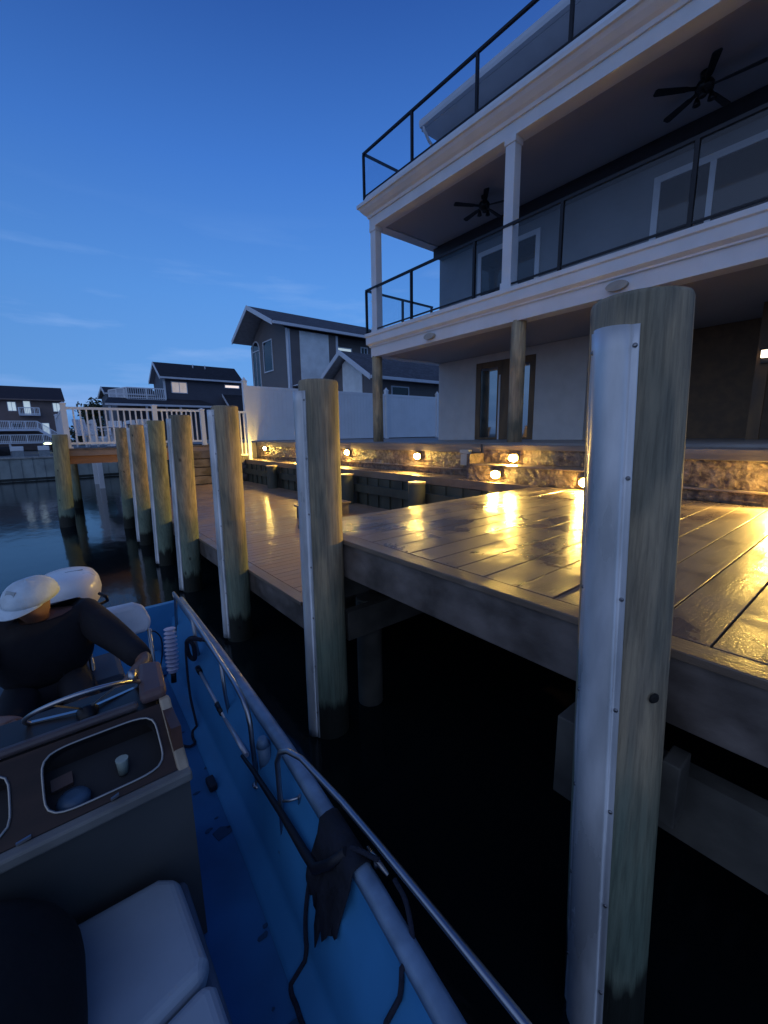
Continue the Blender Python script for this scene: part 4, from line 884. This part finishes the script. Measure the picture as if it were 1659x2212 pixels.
# forward seat box with cushion
b = MB(); b.box(-.66, .205, .80, 1.465, -1.95, -1.60); b.build('seat_box', mat('seat_box', (.09,.12,.17), .6, noise_amt=.2), BT, bevel=.02)
CUSH = mat('pale_seat_vinyl', (.30,.36,.42), .5, noise_amt=.12, nscale=3, bump=.08)
def cushion(poly, z0, z1, name):
    b = MB(); b.prism([(x, y, z0) for x, y in poly], (0,0,z1-z0)); o = b.build(name, CUSH, BT, bevel=.034); o.modifiers['bevel'].segments = 4
    for p in o.data.polygons: p.use_smooth = False
    return o
cushion([(-.125,1.455),(.12,1.44),(.175,1.40),(.185,1.1),(.165,1.06),(-.2,.985),(-.40,.98),(-.40,1.40)], -1.597, -1.50, 'seat_cushion')
cushion([(-.20,.975),(.165,1.05),(.185,1.02),(.19,.80),(-.2,.76),(-.40,.78),(-.40,.97)], -1.597, -1.505, 'seat_cushion')
# stainless rails
b = MB(); b.tube([(.70,3.76,-1.30),(.685,3.2,-1.285),(.655,2.6,-1.285),(.63,2.1,-1.29),(.618,1.93,-1.30),(.612,1.86,-1.33),(.61,1.83,-1.38),(.612,1.83,-1.50),(.622,1.83,-1.72)], .0125, 12)
b.tube([(.70,3.76,-1.30),(.71,3.77,-1.36),(.69,3.78,-1.75)], .0125, 12); b.build('grab_rail', STEEL, BT)
for y, x, zb in ((3.1,.68,-1.62),(2.35,.643,-1.66)):
    b = MB(); b.tube([(x,y,-1.29),(x+.008,y,-1.5),(x+.02,y-.01,zb)], .011, 10); b.build('rail_stanchion', STEEL, BT)
b = MB(); b.tube([(.605,1.50,-1.80),(.602,1.50,-1.6),(.600,1.50,-1.36),(.612,1.49,-1.315),(.632,1.46,-1.30),(.655,1.38,-1.295),(.668,1.1,-1.29),(.668,.9,-1.285),(.664,.6,-1.28),(.655,.3,-1.27),(.63,-.2,-1.23),(.52,-.8,-1.17),(.34,-1.3,-1.12),(.02,-1.75,-1.08)], .0118, 12); b.build('bow_rail', STEEL, BT)
for y, x in ((.1,.625),(-.7,.52)):
    b = MB(); b.tube([(x+.02,y,-1.27),(x,y,-1.45)], .011, 10); b.build('rail_stanchion', STEEL, BT)
b = MB(); b.lathe((.605,1.50,-1.805), [(.028,-.006),(.028,0),(.015,.004)], 12); b.lathe((.622,1.83,-1.725), [(.026,-.006),(.026,0),(.014,.004)], 12); b.build('rail_foot', STEEL, BT)
b = MB(); b.tube([(.605,1.5,-1.56),(.63,1.47,-1.55),(.66,1.44,-1.53)], .006, 8); b.tube([(.655,1.42,-1.50),(.66,1.44,-1.56)], .006, 8); b.build('rail_clip', STEEL, BT)
# rod holder cup by the rail end
b = MB(); b.tube([(.655,1.80,-1.50),(.66,1.79,-1.62)], .032, 12); b.tube([(.65,1.80,-1.46),(.655,1.80,-1.50)], [.02,.035], 12); b.build('cup_holder', mat('blue_cup', (.10,.18,.28), .5), BT)
# black tube along the inside of the gunwale
b = MB(); b.tube([(.588,1.93,-1.61),(.588,1.77,-1.59),(.585,1.45,-1.575),(.582,1.25,-1.58),(.580,1.16,-1.57),(.60,1.09,-1.50),(.64,1.04,-1.43)], [.008,.011,.014,.017,.02,.018,.016], 12); b.build('black_hose', mat('black_rubber', (.006,.007,.012), .6), BT)
# helm seat (white backrest on a steel pole)
b = MB(); b.prism([(.12,3.10,-1.31),(.40,3.10,-1.31),(.43,3.12,-1.25),(.40,3.16,-1.15),(.34,3.18,-1.12),(.18,3.18,-1.12),(.12,3.16,-1.15)], (0,.09,0)); hs = b.build('seat_backrest', mat('white_seat_vinyl', (.66,.66,.68), .45), BT, bevel=.03); hs.modifiers['bevel'].segments = 4
b = MB(); b.tube([(.405,3.13,-1.30),(.405,3.11,-1.62),(.40,3.08,-1.95)], .013, 10); b.tube([(.06,3.13,-1.30),(.06,3.11,-1.62),(.06,3.08,-1.95)], .013, 10); b.build('seat_pole', STEEL, hs)
b = MB(); b.box(-.50, .22, 2.92, 3.34, -1.58, -1.47); b.build('helm_seat', mat('dark_seat', (.05,.06,.08), .5), BT, bevel=.03)
b = MB(); b.box(-.44, .16, 2.98, 3.30, -1.955, -1.585); b.build('seat_base', HULL, BT, bevel=.02)
# outboard
OB = mat('white_cowling', (.74,.74,.75), .30, noise_amt=.03, nscale=3)
b = MB(); o_c = Vector((.02,4.22,-1.20)); rings = []
for z, sx, sy, dy in ((-.16,.165,.25,0),(-.10,.20,.30,0),(-.02,.215,.33,0),(.05,.205,.32,-.01),(.095,.18,.28,-.02),(.118,.13,.21,-.03),(.126,.06,.10,-.04)):
    rings.append([(o_c.x+sx*math.copysign(abs(math.cos(t))**.85, math.cos(t)), o_c.y+dy+sy*math.copysign(abs(math.sin(t))**.85, math.sin(t)), o_c.z+z) for t in [2*math.pi*k/36 for k in range(36)]])
loft(b, rings, True); b.f.append(tuple(6*36+k for k in range(36))); b.sm.append(True); b.f.append(tuple(reversed(range(36)))); b.sm.append(False); om = b.build('outboard_motor', OB, BT)
b = MB(); b.box(.0, .12, 4.205, 4.216, -1.076, -1.0735); b.build('cowl_badge', BLACKM, om)
b = MB(); b.tube([(.02,4.2,-1.36),(.02,4.2,-1.9),(.02,4.25,-2.9)], [.11,.08,.07], 16); b.box(-.05,.09,3.95,4.15,-1.62,-1.38); b.build('midsection', mat('motor_leg', (.05,.05,.055), .5), om)
b = MB(); b.tube([(.19,3.98,-1.33),(.24,3.88,-1.28),(.23,3.80,-1.22),(.19,3.86,-1.20)], .012, 8); b.build('fuel_line', BLACKM, om)
# cleat
b = MB(); b.tube([(.705,1.0,-1.425),(.70,.94,-1.42),(.70,.88,-1.425)], [.006,.012,.006], 8); b.tube([(.70,.94,-1.445),(.70,.94,-1.42)], .012, 8); b.build('cleat', DKSTEEL, BT)

# ------------------------------------------------------------------ loose things in the boat
def hbm(y):
    for (ya, ha), (yb, hb) in zip(SECT[:-1], SECT[1:]):
        if yb <= y <= ya: return hb+(ha-hb)*(y-yb)/(ya-yb)
    return .8
def ix(y, z):
    for (da, za), (db, zb) in zip(inner[:-1], inner[1:]):
        if zb <= z <= za: return xc(y)+hbm(y)-(da+(db-da)*(za-z)/(za-zb))
    return 9 if z > -1.475 else xc(y)+hbm(y)-.25
def inb(pts, g=.012): return [(min(p[0], ix(p[1], p[2])-g), p[1], p[2]) for p in pts]
ROPE = mat('dark_rope', (.012,.015,.03), .85, noise_amt=.3, nscale=40, bump=.5)
def spline(pts, k=8):
    P = [Vector(p) for p in pts]; P = [P[0]*2-P[1]]+P+[P[-1]*2-P[-2]]; o = []
    for i in range(1, len(P)-2):
        for j in range(k):
            t = j/k; a, b_, c, d = P[i-1:i+3]
            o.append(.5*((2*b_)+(c-a)*t+(2*a-5*b_+4*c-d)*t*t+(3*b_-a-3*c+d)*t**3))
    return o+[P[-2]]
def rope(name, pts, rad, label, m=ROPE, cat='rope'):
    b = MB(); b.tube(inb(spline(pts), rad+.002), rad, 8); return tag(b.build(name, m), label, cat)
rope('mooring_rope', [(.70,.93,-1.41),(.66,1.05,-1.44),(.615,1.18,-1.58),(.595,1.20,-1.80),(.575,1.14,-1.93),(.53,1.06,-1.942),(.47,.98,-1.942),(.45,.80,-1.942)], .0085, 'dark rope running from the gunwale cleat down to the blue floor')
rope('mooring_rope', [(.71,.86,-1.43),(.69,.78,-1.425),(.645,.70,-1.47),(.622,.69,-1.60),(.60,.72,-1.80),(.56,.74,-1.942),(.50,.64,-1.942),(.48,.45,-1.942)], .008, 'dark rope looped over the gunwale near the bottom of the picture')
rope('stern_rope', [(.745,2.95,-1.435),(.70,2.96,-1.42),(.66,3.02,-1.40),(.62,3.08,-1.45),(.60,3.05,-1.6),(.58,2.95,-1.8),(.56,2.75,-1.935),(.50,2.62,-1.94),(.44,2.68,-1.94),(.42,2.9,-1.94)], .008, 'thin dark rope tied at the stern rail and looping to the floor')
b = MB(); b.tube(spline([(.70,2.97,-1.42),(.66,3.0,-1.41),(.62,3.06,-1.44),(.63,3.08,-1.56),(.655,3.04,-1.58),(.65,3.02,-1.46),(.62,3.04,-1.42)]), .015, 8); tag(b.build('rope_bundle', ROPE), 'thick bundle of black rope wrapped round the stern rail', 'rope')
# thin black sheet laid over a dark stretch of the gunwale
b = MB(); rows = []
for i in range(22):
    y = 1.22-.25*i/21; q = i/21; e = math.sin(math.pi*q)**.5
    ln = (.06+(.12+.30*max(0, math.sin(math.pi*q*2.2-2.2)))*e*(.6+.7*noise.noise(Vector((i*.45, 2, 0)))))
    xo = xc(y)+hbm(y); wi = .05*noise.noise(Vector((i*.7, 0, 5)))
    rows.append([(xo+.016, y+wi*.3, -1.47-.22*e*(.7+noise.noise(Vector((i*.6, 9, 0))))), (xo+.016, y, -1.45), (xo, y, -1.436), (xo-.03, y, -1.434), (xo-.055, y, -1.44), (xo-.068, y+wi*.2, -1.50), (ix(y,-1.62)-.012, y+wi*.3, -1.62), (ix(y, -1.62-ln*.5)-.012, y+wi*.5, -1.62-ln*.5)])
loft(b, rows); overlay = b.build('black_overlay', mat('overlay_black', (.008,.010,.018), .85, noise_amt=.5, nscale=12, bump=.5)); sdm = overlay.modifiers.new('thick', 'SOLIDIFY'); sdm.thickness = .005; tag(overlay, 'thin black sheet draped over the gunwale where the grab rail starts', 'overlay')
# boat hook
root = empty('boat_hook', (.66,2.5,-1.7), 'telescopic boat hook with black collars lying along the inside of the hull', 'boat hook')
b = MB(); b.tube([(.655,2.95,-1.63),(.645,2.37,-1.68)], .010, 10); b.tube([(.645,2.37,-1.68),(.612,1.93,-1.62)], .013, 10); b.build('pole', mat('pole_alu', (.55,.56,.6), .35, metal=.5), root)
b = MB(); b.tube([(.656,2.99,-1.628),(.655,2.92,-1.633)], .019, 10); b.build('collar', BLACKM, root); b = MB(); b.tube([(.649,2.53,-1.667),(.647,2.43,-1.675)], .020, 10); b.build('collar', BLACKM, root)
# ribbed white fender-like coil
root = empty('coil_hose', (.57,3.3,-1.6), 'white ribbed coil hose hanging upright at the stern', 'hose')
b = MB(); pts = []; prof = []
for i in range(11*6+1):
    t = i/(11*6); pts.append((.575-.02*t, 3.38-.05*t, -1.44-.34*t)); prof.append(.034+.010*math.sin(i/6*2*math.pi)+.006*math.sin(t*3.1))
b.tube(pts, prof, 18); b.build('coil', mat('lilac_white_plastic', (.62,.60,.74), .4), root)
b = MB(); b.tube([(.556,3.33,-1.78),(.55,3.32,-1.86)], .02, 10); b.build('nozzle', BLACKM, root)
tag(rope('dark_cable', [(.42,3.25,-1.38),(.46,3.3,-1.40),(.50,3.32,-1.48),(.49,3.3,-1.6),(.45,3.26,-1.72)], .005, 'thin dark cable looping beside the white seat back', cat='cable'))
root = empty('black_bag', (-.5,1.2,-1.5), 'soft black bag lying across the left end of the pale seat cushion', 'bag')
b = MB(); c0 = Vector((-.47,1.20,-1.42)); n1, n2 = 56, 20; rows = []
for j in range(1, n2):
    ph = math.pi*j/n2-math.pi/2
    row = []
    for i in range(n1):
        t = 2*math.pi*i/n1; q = Vector((math.copysign(abs(math.cos(t))**.8, math.cos(t))*math.cos(ph), math.copysign(abs(math.sin(t))**.8, math.sin(t))*math.cos(ph), math.sin(ph)))
        w = 1+.05*noise.noise(q*2.2); row.append((c0.x+q.x*.375*w, c0.y+q.y*.33*w, c0.z+q.z*.25*w))
    rows.append(row)
loft(b, rows, True); b.f.append(tuple(range(n1))); b.f.append(tuple((n2-2)*n1+k for k in range(n1))); b.sm += [True]*2; b.build('bag_body', mat('black_nylon', (.004,.004,.005), .9, noise_amt=.5, nscale=8, bump=.3), root)
b = MB(); b.tube(spline([(-.60,1.12,-1.19),(-.52,1.10,-1.12),(-.40,1.12,-1.12),(-.33,1.15,-1.21)]), .012, 8); b.build('bag_strap', MATS['black_nylon'], root)
b = MB(); b.prism([(-.42,1.74,-1.045),(-.18,1.765,-1.045),(-.17,1.80,-1.045),(-.42,1.80,-1.045)], (0,0,.006)); tag(b.build('paper_chart', mat('lilac_paper', (.40,.40,.72), .6)), 'folded pale lilac paper lying on the dash at the left edge', 'paper')
b = MB(); b.prism([(-.40,2.62,-1.42),(-.26,2.66,-1.42),(-.22,2.60,-1.42),(-.29,2.46,-1.42)], (0,0,.03)); tag(b.build('folded_towel', mat('grey_towel', (.30,.32,.34), .9)), 'pale grey folded towel beside the seated person at the left edge', 'towel')
root = empty('tackle_box', (-.6,3.4,-1.95), 'blue tackle box behind the seated person at the left edge', 'tackle box')
b = MB(); b.box(-.85, -.36, 2.75, 3.2, -1.95, -1.62); b.build('body', HULL, root, bevel=.02); b = MB(); b.box(-.86, -.35, 2.74, 3.21, -1.615, -1.56); b.build('lid', HULL, root, bevel=.02)
b = MB(); b.obox((.495,2.22,-1.93), (.022,0,0), (0,.045,0), (0,0,.02)); tag(b.build('deck_fitting', mat('black_fit', (.01,.015,.03), .6), bevel=.008), 'small black block on the blue floor beside the console', 'block')

# ================================================================== PERSON
PR = empty('person', (-.16,3.0,-1.95), 'person in a dark T-shirt and pale blue cap, bent over the steering wheel', 'person')
SKIN = mat('skin', (.20,.10,.065), .55, noise_amt=.08, nscale=6); SHIRT = mat('dark_shirt', (.008,.007,.010), .85, noise_amt=.3, nscale=10, bump=.2)
def skinned(name, V, E, R, m, sub=2, parent=None):
    me = bpy.data.meshes.new(name); me.from_pydata(V, E, []); o = bpy.data.objects.new(name, me); COL.objects.link(o)
    sk = o.modifiers.new('skin', 'SKIN'); sk.use_smooth_shade = True
    if not me.skin_vertices: me.skin_vertices.add() if hasattr(me.skin_vertices, 'add') else None
    bm = bmesh.new(); bm.from_mesh(me); lay = bm.verts.layers.skin.verify(); bm.verts.ensure_lookup_table()
    for i, v in enumerate(bm.verts): rr = R[i]; v[lay].radius = rr if isinstance(rr, tuple) else (rr, rr); v[lay].use_root = (i == 0)
    bm.to_mesh(me); bm.free()
    ss = o.modifiers.new('sub', 'SUBSURF'); ss.levels = sub; ss.render_levels = sub
    dg = bpy.context.evaluated_depsgraph_get(); dg.update(); me2 = bpy.data.meshes.new_from_object(o.evaluated_get(dg)); bpy.data.objects.remove(o)
    o = bpy.data.objects.new(name, me2); me2.materials.clear(); me2.materials.append(m); COL.objects.link(o)
    for p in me2.polygons: p.use_smooth = True
    if parent: o.parent = parent; o.matrix_parent_inverse = Matrix.Translation(-wloc(parent))
    return o
V = []; E = []; R_ = []
def J(p, rr, frm=None):
    V.append(tuple(p)); R_.append(rr)
    if frm is not None: E.append((frm, len(V)-1))
    return len(V)-1
pel = J((-.16,3.10,-1.42), (.15,.12)); sp1 = J((-.16,3.09,-1.25), (.145,.115), pel); ch = J((-.155,3.03,-1.09), (.15,.11), sp1); nk = J((-.155,2.96,-.99), .058, ch)
hd0 = J((-.158,2.92,-.935), .068, nk); hd1 = J((-.162,2.89,-.875), (.078,.088), hd0); hd2 = J((-.162,2.90,-.81), (.062,.07), hd1)
J((-.175,2.80,-.905), .014, hd1)      # nose
J((-.085,2.90,-.885), .014, hd1); J((-.242,2.91,-.885), .014, hd1)   # ears
hands = []
for sx, el, wr, hp in ((1, (.285,2.47,-1.215), (.165,2.16,-1.13), (.150,2.08,-1.095)), (-1, (-.56,2.52,-1.25), (-.30,2.16,-1.12), (-.25,2.08,-1.09))):
    sh = J((-.155+sx*.225,2.99,-1.045), .078, ch); ua = J(Vector((-.155+sx*.225,2.99,-1.045)).lerp(Vector(el), .5)+Vector((sx*.03,0,.01)), .056, sh); e_ = J(el, .045, ua)
    fa = J(Vector(el).lerp(Vector(wr), .45), .043, e_); w_ = J(wr, .027, fa); pm = J(hp, (.036,.018), w_)
    for k in range(4):
        ox = (k-1.5)*.019; bx_ = Vector(hp)+Vector((ox, -.045-.004*(k in (1,2)), .008)); f1 = J(bx_, .0088, pm); f2 = J(bx_+Vector((0,-.026,-.010)), .0082, f1); J(bx_+Vector((0,-.030,-.034)), .0072, f2)
    t1 = J(Vector(hp)+Vector((-sx*.040,-.01,-.005)), .011, pm); J(Vector(hp)+Vector((-sx*.050,-.038,-.016)), .009, t1)
for sx in (1, -1):
    hip = J((-.16+sx*.10,3.08,-1.44), .095, pel); th = J((-.16+sx*.14,2.80,-1.42), .082, hip); kn = J((-.16+sx*.16,2.55,-1.43), .060, th); cf = J((-.16+sx*.16,2.60,-1.66), .052, kn); an = J((-.16+sx*.16,2.66,-1.87), .035, cf); J((-.16+sx*.17,2.52,-1.915), (.04,.028), an)
skinned('body', V, E, R_, SKIN, 2, PR)
# T-shirt over the torso and upper arms
V, E, R_ = [], [], []
a = J((-.16,3.06,-1.42), (.26,.20)); b1 = J((-.155,3.04,-1.25), (.25,.19), a); c1 = J((-.15,3.01,-1.09), (.22,.16), b1); J((-.155,2.97,-1.02), (.11,.09), c1)
for sx, el in ((1, (.285,2.47,-1.215)), (-1, (-.56,2.52,-1.25))):
    s0 = J((-.155+sx*.225,2.99,-1.05), .115, c1); s1 = J(Vector((-.155+sx*.205,2.99,-1.06)).lerp(Vector(el), .30)+Vector((sx*.02,0,.0)), .096, s0); J(Vector((-.155+sx*.205,2.99,-1.06)).lerp(Vector(el), .55)+Vector((sx*.02,0,0)), .080, s1); J(Vector(el)+Vector((0,.01,0)), .066, len(V)-1)
skinned('shirt', V, E, R_, SHIRT, 2, PR)
V, E, R_ = [], [], []
a = J((-.16,3.10,-1.44), (.17,.13))
for sx in (1, -1):
    h_ = J((-.16+sx*.11,3.06,-1.44), .108, a); t_ = J((-.16+sx*.14,2.80,-1.42), .098, h_); J((-.16+sx*.16,2.60,-1.425), .080, t_)
skinned('shorts', V, E, R_, mat('dark_shorts', (.018,.018,.024), .85), 2, PR)
# cap: crown, brim, button
CAPB = mat('pale_blue_cap', (.58,.68,.74), .75, noise_amt=.12, nscale=14, bump=.2)
cc = Vector((-.160,2.905,-.845)); up = Vector((-.10,-.20,.97)).normalized(); fwd = (Vector((-.72,-.62,-.1))-up*Vector((-.72,-.62,-.1)).dot(up)).normalized(); sd = up.cross(fwd)
b = MB(); rows = []
for j in range(9):
    ph = j/8*math.pi/2*.98; rows.append([tuple(cc+sd*.118*math.cos(ph)*math.cos(t)+fwd*.136*math.cos(ph)*math.sin(t)+up*(.108*math.sin(ph)**.9*(1+.03*math.sin(t*3)))) for t in [2*math.pi*k/28 for k in range(28)]])
loft(b, rows, True); b.f.append(tuple(8*28+k for k in range(28))); b.sm.append(True); cp = b.build('cap', CAPB, PR)
q = cp.modifiers.new('t', 'SOLIDIFY'); q.thickness = .003
b = MB(); rows = []
for j in range(6):
    f_ = j/5; rows.append([tuple(cc+sd*(.117*math.cos(t)*(1-.06*f_))+fwd*(.133*math.sin(t)+.055*f_*math.sin(t)**.6)+up*(.004-.022*f_*math.sin(t)-.010*f_*abs(math.cos(t)))) for t in [math.pi*(.06+.88*k/18) for k in range(19)]])
loft(b, rows); br_ = b.build('brim', CAPB, cp); q = br_.modifiers.new('t', 'SOLIDIFY'); q.thickness = .004
b = MB(); c_ = cc+fwd*.075+up*.072; b.obox(c_+fwd*.02, sd*.028, (up*.8-fwd*.55).normalized()*.020, (fwd*.8+up*.55).normalized()*.003); b.build('cap_patch', mat('dull_patch', (.36,.42,.45), .7, noise_amt=.2, nscale=20), cp)
b = MB(); b.lathe(cc+up*.104, [(.008,0),(.006,.006)], 10); b.build('cap_button', CAPB, cp)
for sx in (-1, 1):
    b = MB(); p = Vector((-.168+sx*.030,2.815,-.875)); b.lathe(p, [(.002,-.008),(.009,-.004),(.010,0),(.009,.004),(.002,.008)], 10); b.build('eye', mat('eye_white', (.6,.58,.55), .2), PR)
